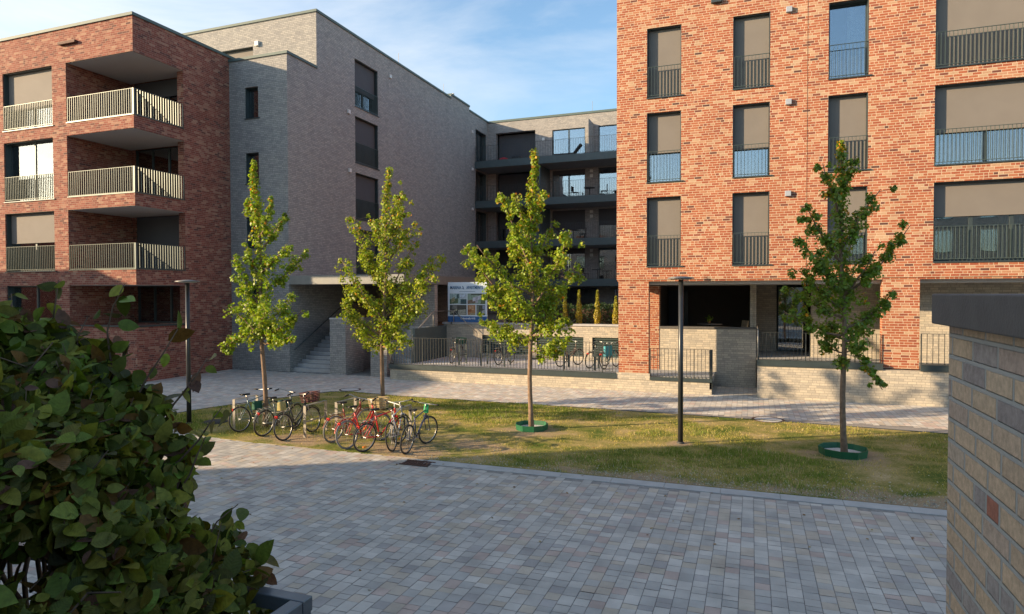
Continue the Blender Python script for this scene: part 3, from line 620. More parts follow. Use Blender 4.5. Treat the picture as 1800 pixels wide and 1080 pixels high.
def conifer(x, h, w, label, seed):
    o = thing('conifer', label, 'conifer', (x, 29.0, 1.98), group='slim conifers on the terrace')
    MB().tube([(0, 0, 0), (0, 0, h * .9)], [.03, .008], 6).build('trunk', BARK, o)
    rs = np.random.RandomState(seed); n = 1500; z = rs.rand(n) ** .8 * h; r = w * np.clip(np.minimum(z / (.18 * h), 1), 0, 1) * (1 - z / h) ** .75 * np.sqrt(rs.uniform(.5, 1.1, n)) * (1 + .2 * np.sin(z * 13)); a = rs.rand(n) * 6.28
    p = np.stack([r * np.cos(a), r * np.sin(a), z], 1); nr = np.stack([np.cos(a), np.sin(a), np.full(n, .2)], 1)
    T = np.array([.27, .29, .04]) * rs.uniform(.6, 1.5, (n, 1)) * np.stack([1 + .5 * (1 - z / h), np.ones(n), np.ones(n)], 1)
    scatter_leaves('crown', 'maple', p, nr, rs.uniform(.04, .08, n), T, LEAF, o, rs, .5)
conifer(-8.1, 1.7, .15, 'slim conifer left of the others, nearly hidden by the middle street tree', 1)
conifer(-7.43, 1.75, .18, 'slim yellow green conifer just right of the middle street tree', 2)
conifer(-6.57, 1.72, .19, 'slim yellow green conifer standing between two others on the terrace wall', 3)
conifer(-5.72, 1.45, .2, 'slim conifer partly cut off by the orange brick pier', 4)
def box_hedge(name, label, x0, x1, y0, y1, z0, z1, seed, n=9000):
    rs = np.random.RandomState(seed); o = thing(name, label, 'hedge', (x0, y0, z0))
    p = rs.rand(n, 3) * (x1 - x0, y1 - y0, z1 - z0); p[:, 2] += .06 * np.sin(p[:, 0] * 3)
    T = np.array([.035, .075, .02]) * rs.uniform(.6, 1.5, (n, 1))
    scatter_leaves('foliage', 'maple', p, np.tile([0, -1, .5], (n, 1)), rs.uniform(.06, .12, n), T, LEAF, o, rs, .7)
    MB().box(.1, x1 - x0 - .1, .12, y1 - y0 - .1, 0, (z1 - z0) * .8).build('stems', TWIG, o)
box_hedge('clipped_hedge', 'dark green clipped hedge behind the slim conifers', -11.4, -4.4, 30.0, 30.8, 1.98, 3.05, 8)

# sign board
sg = thing('sign_board', 'white and blue apartment advertising board with room photos above the terrace wall', 'sign', (-13.63, 28.0, 0))
MB().box(.0, 2.02, .0, .05, 2.22, 4.12).build('board', mat('sign_white', (.62, .72, .80), .35, 0, .03), sg)
MB().box(.0, 2.02, -.006, -.002, 2.22, 2.50).build('blue_band', mat('sign_blue', (.01, .10, .30), .4, 0, .03), sg)
for x in (.15, 1.85): MB().box(x - .03, x + .03, .05, .11, 2.1, 4.0).build('post', POSTM, sg)
def text(s, size, x, y, z, m, parent, name='lettering', sx=1.0):
    cu = bpy.data.curves.new('t', 'FONT'); cu.body = s; cu.size = size; cu.align_x = 'CENTER'; cu.extrude = .003; cu.offset = size * .02
    t_ = bpy.data.objects.new('t', cu); COL.objects.link(t_); dg = bpy.context.evaluated_depsgraph_get(); me = bpy.data.meshes.new_from_object(t_.evaluated_get(dg))
    bpy.data.objects.remove(t_); o = bpy.data.objects.new(name, me); COL.objects.link(o); me.materials.clear(); me.materials.append(m); o.parent = parent
    o.location = (x, y, z); o.rotation_euler = (math.pi / 2, 0, 0); o.scale = (sx, 1, 1); return o
TXB = mat('sign_text_blue', (.02, .10, .22), .5)
text('MARINA', .21, .41, -.006, 3.79, TXB, sg, sx=.74); text('APARTMENTS', .21, 1.40, -.006, 3.79, TXB, sg, sx=.66)
ic = MB(); ic.add([(.76, -.006, 3.92), (.80, -.006, 3.95), (.86, -.006, 3.78), (.82, -.006, 3.78)], [(0, 1, 2, 3)]); ic.add([(.74, -.006, 3.80), (.78, -.006, 3.80), (.78, -.006, 3.84), (.74, -.006, 3.84)], [(0, 1, 2, 3)]); ic.build('logo_mark', TXB, sg)
text('Hafenstraße 4-10', .12, 1.05, -.012, 2.36, mat('sign_white_text', (.7, .75, .8), .5), sg, sx=.9)
MB().box(.6, 1.42, -.006, -.003, 3.665, 3.68).build('rule', TXB, sg)
def picture(x0, x1, z0, z1, blobs):
    V = [(x0, -.004, z0), (x1, -.004, z0), (x1, -.004, z1), (x0, -.004, z1)]; T = [blobs[0]]; F = [(0, 1, 2, 3)]
    for i, (a, b, c, d, sk, col) in enumerate(blobs[1:]):
        k = len(V); w, h = x1 - x0, z1 - z0; y = -.005 - i * .0006
        V += [(x0 + w * a, y, z0 + h * c), (x0 + w * b, y, z0 + h * max(0, min(1, c + sk))), (x0 + w * b, y, z0 + h * max(0, min(1, d + sk))), (x0 + w * a, y, z0 + h * d)]; F.append((k, k + 1, k + 2, k + 3)); T.append(col)
    arr_mesh('picture', np.array(V), np.array(F), PRINT, sg, tint=np.array(T))
picture(.10, .98, 3.08, 3.58, [(.30, .42, .42), (0, .5, .0, .45, .1, (.08, .13, .07)), (.1, .3, .1, .5, .2, (.25, .24, .14)), (.65, 1, 0, .45, 0, (.03, .08, .10)), (.42, .55, .55, .95, 0, (.04, .10, .12)), (.6, .98, .5, .98, 0, (.42, .52, .62))])
picture(1.03, 1.94, 3.08, 3.58, [(.22, .32, .26), (.0, .45, .0, .35, .1, (.18, .13, .10)), (.3, .8, .25, .6, .25, (.5, .52, .6)), (.45, .6, .1, .7, 0, (.35, .36, .42)), (.75, 1, .0, .9, 0, (.10, .14, .07)), (.2, .9, .86, .97, 0, (.05, .07, .06))])
picture(.10, .98, 2.56, 3.04, [(.05, .06, .06), (.0, .45, .05, .25, .4, (.32, .32, .24)), (.5, .95, .0, .5, .05, (.30, .31, .27)), (.15, .45, .6, .95, 0, (.15, .16, .16)), (.46, .5, .3, 1, 0, (.02, .02, .02))])
picture(1.03, 1.44, 2.56, 3.04, [(.34, .18, .09), (.2, .8, .5, .9, 0, (.45, .27, .15)), (.0, .5, .25, .5, .1, (.25, .09, .04)), (.3, 1, .0, .2, 0, (.30, .26, .16))])
picture(1.49, 1.94, 2.56, 3.04, [(.06, .07, .06), (.6, 1, .0, .4, .2, (.28, .32, .36)), (.7, 1, .6, .95, 0, (.25, .3, .42)), (.05, .25, .0, .9, 0, (.16, .2, .17))])

# side staircase with handrails beside the sign
ss = thing('entrance_stairs', 'small stair with pale handrails rising to the door left of the advertising board', 'stairs')
s_ = MB()
for i in range(9): s_.box(-15.15 , -13.95, 24.95 + i * .25, 25.2 + i * .25, .3, .55 + (i + 1) * .165)
s_.build('steps', STEP, ss, bevel=.006)
MB().box(-13.95, -13.75, 24.95, 28.1, .3, 2.05).build('cheek_wall', FASCIA, ss)
h_ = MB(); h_.tube([(-13.85, 24.9, 1.75), (-13.85, 26.9, 2.75), (-13.85, 28.0, 2.75)], .025, 6); h_.tube([(-13.85, 26.9, 2.05), (-13.85, 26.9, 2.75)], .018, 6); h_.tube([(-13.85, 24.95, .55), (-13.85, 24.95, 1.75)], .018, 6)
h_.tube([(-13.3, 27.95, 2.75), (-12.1, 27.95, 1.75)], .02, 6); h_.tube([(-13.3, 27.95, 2.2), (-13.3, 27.95, 2.75)], .018, 6); h_.tube([(-13.85, 28.0, 2.75), (-13.3, 27.95, 2.75)], .02, 6); h_.tube([(-12.1, 27.95, .55), (-12.1, 27.95, 1.75)], .018, 6); h_.build('handrail', POSTM, ss, smooth=True)

# ------------------------------------------------------------------ furniture on the balconies and terrace
lc = thing('lounge_chair', 'black sun lounger with raised back on the top far balcony', 'lounger', (-12.9, 46.9, 13.63))
l_ = MB(); l_.box(-1.0, .55, -.3, .3, .28, .34); l_.build('seat', BLACK, lc)
l_ = MB(); l_.tube([(.5, 0, .3), (1.05, 0, .98)], .06, 4); l_.add([(.48, -.3, .32), (1.05, -.3, 1.0), (1.05, .3, 1.0), (.48, .3, .32), (.52, -.3, .26), (1.1, -.3, .95), (1.1, .3, .95), (.52, .3, .26)], [(0, 1, 2, 3), (7, 6, 5, 4), (0, 4, 5, 1), (3, 2, 6, 7), (1, 5, 6, 2)]); l_.build('backrest', BLACK, lc)
for x, y in ((-.9, -.25), (-.9, .25), (.45, -.25), (.45, .25)): MB().tube([(x, y, 0), (x, y, .28)], .02, 6).build('leg', BLACK, lc)
def gtable(x, y, z, label):
    o = thing('balcony_table', label, 'table', (x, y, z), group='small balcony tables')
    MB().lathe((0, 0, 0), [(.0, .74), (.42, .74), (.42, .71), (.0, .71)], 20).build('tabletop', BLACK, o); MB().tube([(0, 0, 0), (0, 0, .71)], .03, 6).build('pedestal', BLACK, o)
def gchair(x, y, z, rz, label):
    o = thing('balcony_chair', label, 'chair', (x, y, z), rz, group='dark balcony chairs')
    MB().box(-.22, .22, -.22, .22, .42, .45).build('seat', BLACK, o)
    b = MB(); b.box(-.22, .22, .20, .225, .52, .9); b.build('backrest', BLACK, o)
    for a, c in ((-.2, -.2), (.2, -.2), (-.2, .2), (.2, .2)): MB().tube([(a, c, 0), (a * 1.05, c * (1.1 if c > 0 else 1), .9 if c > 0 else .42)], .014, 5).build('leg', BLACK, o)
gtable(-11.2, 46.8, 10.6, 'round dark table on the second balcony from the top'); gtable(-12.4, 46.8, 7.53, 'round dark table on the third balcony from the top'); gtable(-10.6, 46.8, 4.58, 'round dark table on the lowest far balcony')
gchair(-12.3, 46.8, 10.6, 1.4, 'dark chair left of the table on the second balcony from the top'); gchair(-10.1, 46.8, 10.6, -1.3, 'dark chair right of the table on the second balcony from the top')
gchair(-9.3, 47.2, 10.6, -.9, 'dark chair at the right end of the second balcony from the top'); gchair(-11.7, 46.9, 7.53, -1.4, 'dark chair on the third balcony from the top'); gchair(-11.6, 46.9, 4.58, 1.2, 'dark chair on the lowest far balcony')
rc = MB(); rc.lathe((-18.1, 47.2, 13.63), [(.0, 0), (.42, .02), (.46, .2), (.34, .42), (.12, .5), (0, .5)], 14); setp(rc.build('beanbag', mat('red_fabric', (.45, .02, .03), .8), smooth=True), 'red beanbag on the top far balcony', 'beanbag')
rc = MB(); rc.lathe((-17.0, 47.2, 13.63), [(.0, 0), (.5, .02), (.55, .25), (.4, .5), (0, .56)], 14); setp(rc.build('covered_grill', BLACK, smooth=True), 'dark covered grill beside the red beanbag on the top far balcony', 'grill')
tb = thing('terrace_table', 'round table on the recessed ground floor terrace behind the tan wall', 'table', (-1.6, 28.0, 1.45))
MB().lathe((0, 0, 0), [(0, .86), (.5, .86), (.5, .83), (0, .83)], 24).build('tabletop', mat('table_top', (.25, .22, .22), .4), tb); MB().tube([(0, 0, 0), (0, 0, .83)], .035, 8).build('pedestal', BLACK, tb)
pp = thing('potted_plant', 'small potted plant on the terrace table', 'plant', (-1.62, 28.0, 2.31))
MB().lathe((0, 0, 0), [(0, 0), (.05, 0), (.07, .11), (.0, .11)], 12).build('pot', mat('terracotta', (.42, .22, .09), .8), pp)
rs = np.random.RandomState(3); p = rs.randn(60, 3) * .055 + (0, 0, .2); scatter_leaves('leaves', 'hedge', p, rs.randn(60, 3), rs.uniform(.08, .13, 60), np.tile([.25, .34, .05], (60, 1)), LEAF, pp, rs)
tc = thing('folding_chair', 'pale folding chair beside the terrace table behind the tan wall', 'chair', (-.45, 28.0, 1.45), -.9)
MB().box(-.2, .2, -.2, .2, .44, .47).build('seat', BLACK, tc); MB().add([(-.2, .2, .5), (.2, .2, .5), (.2, .3, 1.0), (-.2, .3, 1.0), (-.2, .22, .5), (.2, .22, .5), (.2, .32, 1.0), (-.2, .32, 1.0)], [(0, 1, 2, 3), (7, 6, 5, 4), (0, 4, 5, 1), (1, 5, 6, 2), (2, 6, 7, 3), (3, 7, 4, 0)]).build('backrest', POSTM, tc)
for a, b in ((-.18, -.18), (.18, -.18), (-.18, .18), (.18, .18)): MB().tube([(a, b, 0), (a, b, .44)], .012, 5).build('leg', POSTM, tc)

# ------------------------------------------------------------------ street lamps
def lamp(x, y, label):
    o = thing('street_lamp', label, 'street lamp', (x, y, 0), group='flat disc street lamps')
    MB().tube([(0, 0, 0), (0, 0, 3.9)], [.062, .056], 20, True).build('pole', mat('lamp_pole', (.05, .055, .06), .35, .5), o, smooth=True)
    MB().lathe((0, 0, 0), [(0, 3.99), (.10, 3.985), (.30, 3.955), (.31, 3.94), (.305, 3.925), (.0, 3.92)], 32).build('lamp_head', mat('lamp_head', (.20, .195, .19), .45, .3), o, smooth=True)
    MB().lathe((0, 0, 0), [(0, 3.912), (.24, 3.912), (.24, 3.919), (0, 3.919)], 24).build('lens', mat('lamp_lens', (.5, .5, .48), .4), o)
    MB().lathe((0, 0, 0), [(.09, 0), (.09, .03), (.062, .05)], 20).build('base_collar', IRON, o, smooth=True)
lamp(-14.56, 13.6, 'slim dark street lamp behind the hedge, left of all the bicycles')
lamp(-1.56, 15.77, 'slim dark street lamp on the lawn between the two trees with green rings')

# ------------------------------------------------------------------ trees
TREES = [
 ((-12.23, 13.92), (-.31, .05, 7.14), [(0.12,0.16,5.01,0.6,-0.34,6.09,0.1),(0.21,0.19,4.77,0.11,0.84,5.92,0.13),(0.33,0.21,3.7,0.73,0.89,4.72,0.18),(0.25,0.19,4.16,0.83,-0.05,4.92,0.16),(-0.08,0.06,3.85,-0.51,-0.08,4.95,0.13),(-0.13,0.03,3.24,-0.74,-0.27,4.57,0.18),(-0.07,0.03,2.55,-1.1,-0.04,3.28,0.21),(0.04,0.08,2.78,0.31,0.75,3.48,0.21),(0.04,0.07,2.48,1.38,-0.2,3.15,0.18),(0.02,0.06,2.32,1.23,-0.39,2.54,0.16),(-0.06,0.04,2.63,-1.59,0.1,2.03,0.16),(-0.1,0.03,2.94,-0.52,-0.23,3.85,0.21),(-0.11,0.08,5.38,-0.75,0.37,6.22,0.13),(-0.01,0.06,2.63,0.67,-0.63,3.55,0.23),(-0.03,0.04,2.32,-0.31,-0.16,2.64,0.16),(-0.01,0.05,2.32,0.06,0.51,2.92,0.21)],
  'young maple farthest left, its low branch reaching towards the red block', (0.10, .17, .02), .25),
 ((-10.62, 17.16), (.16, .23, 7.32), [(0.28,0.23,5.62,0.19,1.11,6.91,0.15),(-0.12,0.04,3.53,-1.3,0.52,6.02,0.21),(0.04,0.13,4.93,0.15,-0.66,5.83,0.18),(0.25,0.21,5.1,1.03,-0.27,6.12,0.18),(0.29,0.21,4.58,0.59,1.0,5.79,0.21),(0.3,0.18,2.83,1.41,1.08,4.83,0.24),(0.13,0.13,3.53,0.69,0.7,5.07,0.24),(0.13,0.11,2.48,1.52,0.29,4.13,0.27),(-0.11,0.02,2.83,-1.3,-0.17,4.64,0.24),(-0.06,0.03,2.31,-1.34,-0.21,3.34,0.24),(-0.06,0.03,2.13,-1.08,-0.18,2.85,0.24),(0.01,0.05,1.96,1.05,-0.22,2.28,0.21),(0.05,0.07,2.31,1.14,0.37,3.34,0.27),(-0.06,0.04,2.66,-0.58,-0.33,3.88,0.27),(0.05,0.08,2.83,0.25,0.61,3.88,0.27),(-0.03,0.04,1.96,-0.85,0.69,2.25,0.21),(-0.04,0.08,3.88,-0.99,0.61,4.98,0.24),(-0.03,0.04,2.13,0.42,0.31,2.83,0.27),(0.01,0.05,2.13,-0.06,-0.07,2.66,0.27)],
  'young maple rising behind the tangle of red bicycles', (0.11, .17, .02), .25),
 ((-5.44, 16.1), (.03, .18, 7.39), [(-0.13,0.05,4.28,-0.61,-0.58,6.2,0.15),(-0.1,0.08,4.88,-0.47,0.06,6.25,0.15),(0.02,0.13,5.33,0.38,0.04,6.28,0.15),(0.02,0.11,4.28,0.43,0.48,5.45,0.2),(-0.27,-0.03,2.93,-1.78,-0.3,4.87,0.2),(-0.27,-0.02,3.53,-1.05,-1.11,4.8,0.18),(0.15,0.13,3.23,1.2,-0.37,5.17,0.2),(0.15,0.12,2.93,0.95,1.1,4.35,0.23),(0.09,0.09,2.48,1.21,0.05,2.93,0.2),(0.03,0.06,2.03,1.06,-0.06,2.51,0.18),(-0.13,0.01,2.48,-1.59,0.43,2.85,0.18),(-0.13,0.02,2.78,-1.1,-0.38,3.56,0.2),(-0.08,0.02,2.33,-1.13,0.29,2.6,0.2),(0.03,0.06,1.88,0.78,0.29,2.09,0.15),(-0.05,0.03,2.18,-0.51,0.14,2.54,0.18),(-0.06,0.05,2.93,-0.27,-0.68,3.82,0.23),(0.01,0.07,2.93,0.36,0.48,3.83,0.23),(-0.06,0.07,4.13,-0.8,0.54,5.4,0.18),(0.02,0.06,2.33,0.35,0.24,2.93,0.23),(-0.02,0.08,3.53,-0.28,0.47,4.61,0.2),(0.03,0.07,2.48,0.56,0.62,3.53,0.2)],
  'young maple in front of the far balconies, its trunk rising from a green ring', (0.105, .17, .02), .25),
 ((1.95, 15.88), (-.13, .11, 6.92), [(-0.05,0.11,5.79,0.14,-0.3,6.5,0.13),(-0.1,0.09,5.28,-0.55,-0.82,6.29,0.13),(0.02,0.12,4.91,0.71,0.2,5.85,0.15),(-0.13,0.05,4.28,-0.85,-0.85,5.44,0.15),(-0.09,0.05,3.77,-1.01,-1.1,4.77,0.17),(0.05,0.1,3.52,1.3,0.41,5.03,0.15),(-0.08,0.03,2.64,-1.23,0.42,3.16,0.17),(-0.09,0.04,3.02,-1.07,0.27,3.69,0.17),(0.03,0.08,2.77,1.11,1.0,3.63,0.15),(0.18,0.12,2.52,0.68,-0.25,1.53,0.11),(-0.03,0.03,2.01,-0.13,0.07,2.03,0.13),(-0.09,0.04,3.27,-0.98,-0.7,4.08,0.17),(0.03,0.09,3.52,0.53,-0.33,4.49,0.17),(0.0,0.11,4.53,0.28,-0.53,5.32,0.15),(-0.06,0.06,3.52,-0.59,-0.67,4.38,0.17),(-0.04,0.04,2.52,-0.33,0.77,2.99,0.19),(0.01,0.06,2.52,0.63,0.93,2.99,0.17),(-0.04,0.04,2.26,-0.48,0.47,2.48,0.15),(-0.02,0.07,3.27,0.25,0.76,4.04,0.19),(0.0,0.05,2.26,0.32,-0.41,2.44,0.13)],
  'darker young maple with orange tinged top in front of the orange brick block', (.07, .135, .025), .35)]
def tree(i, base, top, plumes, label, tint, autumn):
    rs = np.random.RandomState(20 + i); o = thing('maple_tree', label, 'tree', (base[0], base[1], 0), group='young maples on the lawn')
    top = np.array(top); H = top[2]
    def trunk(z):
        f = z / H; return np.array([top[0] * f ** 1.4 + .03 * math.sin(z * 1.7 + i), top[1] * f ** 1.2 + .02 * math.cos(z * 1.3 + i), z])
    tk = MB(); zs = np.linspace(0, H - .15, 16); tk.tube([trunk(z) for z in zs], [.08 if z == 0 else .060 * (1 - z / H) ** .75 + .007 for z in zs], 12)
    P = []; N = []
    def cluster(c, r, n):
        d = rs.randn(n, 3); d /= np.linalg.norm(d, axis=1)[:, None]; q = c + d * (r * rs.uniform(.3, 1.05, (n, 1))) * (1, 1, 1.05); P.append(q); dd = d.copy(); dd[:, 2] += .45; N.append(dd)
    for pl in plumes:
        a = np.array(pl[:3]); b = np.array(pl[3:6]); r = pl[6]; a = trunk(min(a[2], H - .5)); L = np.linalg.norm(b - a)
        bow = np.array([0, 0, -.12 * L]) if b[2] > a[2] + .2 else np.array([0, 0, .08 * L]); pts = []
        for k in range(8):
            f = k / 7; pts.append(a + (b - a) * f + bow * 4 * f * (1 - f) * .6 + rs.randn(3) * .015 * (0 < k))
        tk.tube(pts, [.026 * (1 - .85 * k / 7) * min(1.2, L / 1.6 + .3) + .003 for k in range(8)], 6)
        m = max(4, int(L / .115))
        for k in range(m):
            f = .30 + .70 * (k + rs.rand() * .5) / m; j = min(6, int(f * 7)); c = pts[j] + (pts[min(j + 1, 7)] - pts[j]) * (f * 7 - j)
            rr = r * (.75 + .5 * rs.rand()) * (1.0 - .45 * max(0, f - .75) / .25); off = rs.randn(3) * r * .65; off[2] *= .7
            cluster(c + off * .8, rr * .85, rs.randint(32, 50))
            if rs.rand() < .4: tk.tube([c, c + off], [.006, .003], 4, False)
            if rs.rand() < .18:      # short side spray
                s = rs.randn(3) * r * 1.0; cluster(c + s, rr * .6, 18); tk.tube([c, c + s], [.005, .002], 4, False)
    for z in np.arange(H * .36, H + .02, .13):
        f = (z - H * .3) / (H * .7); r = .26 * (1 - f) ** .6 + .10
        if z > H * .5 or rs.rand() < .6: cluster(trunk(min(z, H)) + rs.randn(3) * (.10 * (1.1 - f), .10 * (1.1 - f), .03), r * rs.uniform(.7, 1.05), rs.randint(44, 70))
    tk.build('trunk', BARK, o, smooth=True)
    P = np.vstack(P); N = np.vstack(N); n = len(P)
    t = np.array(tint) * rs.uniform(.7, 1.45, (n, 1)) * np.stack([rs.uniform(.85, 1.35, n), np.ones(n), np.ones(n)], 1)
    pa = np.clip((P[:, 2] / H - .62) * 1.3, 0, 1) * autumn * .8 + .008 + .08 * autumn * (np.sin(P[:, 0] * 5 + i) * np.sin(P[:, 2] * 3.1) > .55)
    au = rs.rand(n) < pa; cols = np.array([(.30, .12, .02), (.34, .20, .03), (.24, .19, .03)]); t[au] = cols[rs.randint(3, size=au.sum())] * rs.uniform(.7, 1.3, (au.sum(), 1))
    scatter_leaves('crown', 'maple', P, N, rs.uniform(.048, .092, n), t * 1.65 * np.array([1.22, 1.06, .7]), LEAF, o, rs, .55)
for i, tdat in enumerate(TREES): tree(i, *tdat)
tree(4, (-24.6, 8.8), TREES[1][1], TREES[1][2], 'unseen maple added outside the picture on the left to shade the bicycles', (.1, .17, .02), .2)  # unseen tree, added so its crown shades the left bicycles and path
def tree_ring(x, y, R, h, label, seed):
    o = thing('tree_ring', label, 'tree ring', (x, y, 0), group='green plastic tree rings'); rs = np.random.RandomState(seed); n = 9; pts = []
    for k in range(n): a = 2 * math.pi * k / n + .3; r = R * (1 + rs.uniform(-.06, .06)); pts.append((r * math.cos(a), r * math.sin(a)))
    m = MB(); vs = []; fs = []
    for (px, py) in pts: l = math.hypot(px, py); ux, uy = px / l, py / l; vs += [(px * .97, py * .97, -.01), (px * 1.03, py * 1.03, h), (px * 1.03 + ux * .012, py * 1.03 + uy * .012, h), (px * .97 + ux * .012, py * .97 + uy * .012, -.01)]
    for k in range(n):
        j = (k + 1) % n
        for q in range(4): fs.append((k * 4 + q, j * 4 + q, j * 4 + (q + 1) % 4, k * 4 + (q + 1) % 4))
    m.add(vs, fs).build('band', GREENP, o)
    MB().prism([(a * .95, b * .95) for a, b in pts], .0, .05).build('gravel_fill', GRAVEL, o)
tree_ring(-5.42, 16.1, .43, .16, 'green plastic ring around the maple trunk in the middle of the lawn', 1)
tree_ring(1.93, 15.88, .49, .17, 'green plastic ring with white gravel around the trunk of the maple nearest the near wall', 2)

# ------------------------------------------------------------------ bicycles
def bicycle(x, y, head, label, col, z=0, lean=5, kind='diamond', basket=None, rack=True, fenders=True, steer=0.0, bag=None, tyre=None, barcol=None, low=False, reflect=False):
    o = thing('bicycle', label, 'bicycle', (x, y, z), 0, group='parked bicycles')
    o.rotation_euler = Euler((math.radians(lean), 0, math.radians(head)), 'XYZ')
    R = .335; FM = mat('bike_paint_%02x%02x%02x' % tuple(int(c * 255) for c in col), col, .35, .1, .1)
    TY = mat('tyre_grey', (.16, .165, .165), .8) if tyre == 'grey' else BLACK
    BB = (.43, 0, .29); ST = (.27, 0, .80); HT = (.84, 0, .90); HB = (.875, 0, .74); RA = (0, 0, R); FA = (1.06, 0, R)
    f = MB()
    if kind == 'diamond':
        f.tube([BB, ST], .016, 8); f.tube([(.285, 0, .76), (.845, 0, .86)], .015, 8); f.tube([HB, BB], .018, 8)
    else:
        f.tube([BB, ST], .017, 8); f.tube([(.86, 0, .82), (.66, 0, .60), (.38, 0, .42)], .016, 8); f.tube([HB, (.68, 0, .48), BB], .019, 8)
    f.tube([HB, HT], .02, 8)
    for s in (-.05, .05):
        f.tube([RA[:1] + (s,) + RA[2:], (BB[0], s * .6, BB[2])], .009, 6); f.tube([(0, s, R), (.29, s * .4, .74)], .008, 6)
    f.build('frame', FM, o, smooth=True)
    fk = MB()
    for s in (-.055, .055): fk.tube([(.885, s * .8, .70), (.95, s, .52), (1.06, s, R)], [.014, .012, .009], 6)
    fk.box(.865, .905, -.06, .06, .68, .72); fk.build('fork', FM if kind == 'diamond' else CHROME, o)
    for ax, st in ((RA, 0), (FA, steer)):
        w = MB(); w.ring((0, 0, 0), R - .018, .019, n=36, m=7); wo = w.build('wheel', TY, o, smooth=True); wo.location = ax; wo.rotation_euler = (0, 0, st)
        MB().ring((0, 0, 0), R - .042, .010, n=36, m=5).build('rim', CHROME, wo, smooth=True)
        sp = MB()
        for k in range(18): a = math.pi * 2 * k / 18; sp.tube([(.02 * math.cos(a + .8), (.02 if k % 2 else -.02), .02 * math.sin(a + .8)), ((R - .05) * math.cos(a), 0, (R - .05) * math.sin(a))], .0018, 3, False)
        sp.tube([(0, -.045, 0), (0, .045, 0)], .013, 6); sp.build('spokes', CHROME, wo)
        if reflect:
            rf_ = MB(); rf_.box(-.04, .04, -.012, .012, .20, .235); rf_.box(-.04, .04, -.012, .012, -.235, -.20); rf_.build('reflector', mat('orange_reflector', (.8, .22, .02), .3), wo)
        if fenders:
            fd = MB(); a0, a1 = (.15, 2.9) if ax is RA else (.5, 2.7); fd.ring((0, 0, 0), R + .025, .012, n=18, m=5, a0=a0, a1=a1); fo = fd.build('mudguard', FM if kind != 'diamond' else BLACK, o, smooth=True); fo.location = ax
    h = MB(); hy = .28; h.tube([(.84, 0, .90), (.82, 0, 1.0 if not low else .95)], .013, 8)
    zt = 1.0 if not low else .95
    if kind == 'diamond': h.tube([(.80, -hy, zt + .02), (.86, -.08, zt), (.86, .08, zt), (.80, hy, zt + .02)], .012, 8)
    else: h.tube([(.62, -hy - .01, zt + .05), (.74, -hy, zt + .08), (.84, -.10, zt + .02), (.84, .10, zt + .02), (.74, hy, zt + .08), (.62, hy + .01, zt + .05)], .012, 8)
    ho = h.build('handlebar', barcol or CHROME, o, smooth=True)
    for s in (-1, 1):
        g_ = MB()
        if kind == 'diamond': g_.tube([(.80, s * (hy - .04), zt + .017), (.785, s * (hy + .07), zt + .028)], .019, 8)
        else: g_.tube([(.70, s * hy, zt + .072), (.58, s * (hy + .02), zt + .045)], .019, 8)
        g_.build('grip', BLACK, ho, smooth=True)
    sd_ = MB(); sd_.tube([ST, (.245, 0, .93)], .013, 8)
    so_ = sd_.build('seat_post', CHROME, o, smooth=True)
    s2 = MB(); prof = [(.36, .018, .965), (.30, .03, .972), (.22, .055, .972), (.14, .085, .98), (.09, .075, .985)]; vs = []
    for (px, w, pz) in prof: vs += [(px, -w, pz - .02), (px, -w * .6, pz), (px, w * .6, pz), (px, w, pz - .02), (px, 0, pz - .05)]
    fs = []
    for k in range(4):
        for q in range(5): fs.append((k * 5 + q, k * 5 + (q + 1) % 5, (k + 1) * 5 + (q + 1) % 5, (k + 1) * 5 + q))
    fs += [(0, 1, 2, 3, 4), (24, 23, 22, 21, 20)]; s2.add(vs, fs).build('saddle', BLACK, o, smooth=True)
    c = MB(); c.ring((BB[0], .05, BB[2]), .085, .006, n=20, m=4); c.tube([(BB[0], -.07, BB[2]), (BB[0], .07, BB[2])], .02, 8)
    c.tube([(BB[0], .07, BB[2]), (BB[0] + .10, .08, BB[2] - .13)], .009, 5); c.tube([(BB[0], -.07, BB[2]), (BB[0] - .10, -.08, BB[2] + .13)], .009, 5)
    c.tube([(.0, .05, R + .035), (BB[0], .05, BB[2] + .085)], .004, 4); c.tube([(.0, .05, R - .035), (BB[0], .05, BB[2] - .085)], .004, 4)
    co = c.build('crankset', CHROME if kind == 'diamond' else IRON, o)
    for s, dx, dz in ((.12, .10, -.13), (-.12, -.10, .13)): MB().box(BB[0] + dx - .04, BB[0] + dx + .04, s - .035, s + .035, BB[2] + dz - .01, BB[2] + dz + .01).build('pedal', BLACK, co)
    if rack:
        r = MB()
        for s in (-.06, .06): r.tube([(.25, s, .72), (-.18, s, .72)], .006, 5); r.tube([(0, s * 1.3, R), (-.02, s, .72)], .005, 5)
        for q in (-.15, 0, .15): r.tube([(q, -.06, .72), (q, .06, .72)], .005, 5)
        r.build('luggage_rack', CHROME, o); MB().box(-.22, -.19, -.04, .04, .58, .64).build('rear_light', mat('red_lens', (.5, .02, .01), .3), o)
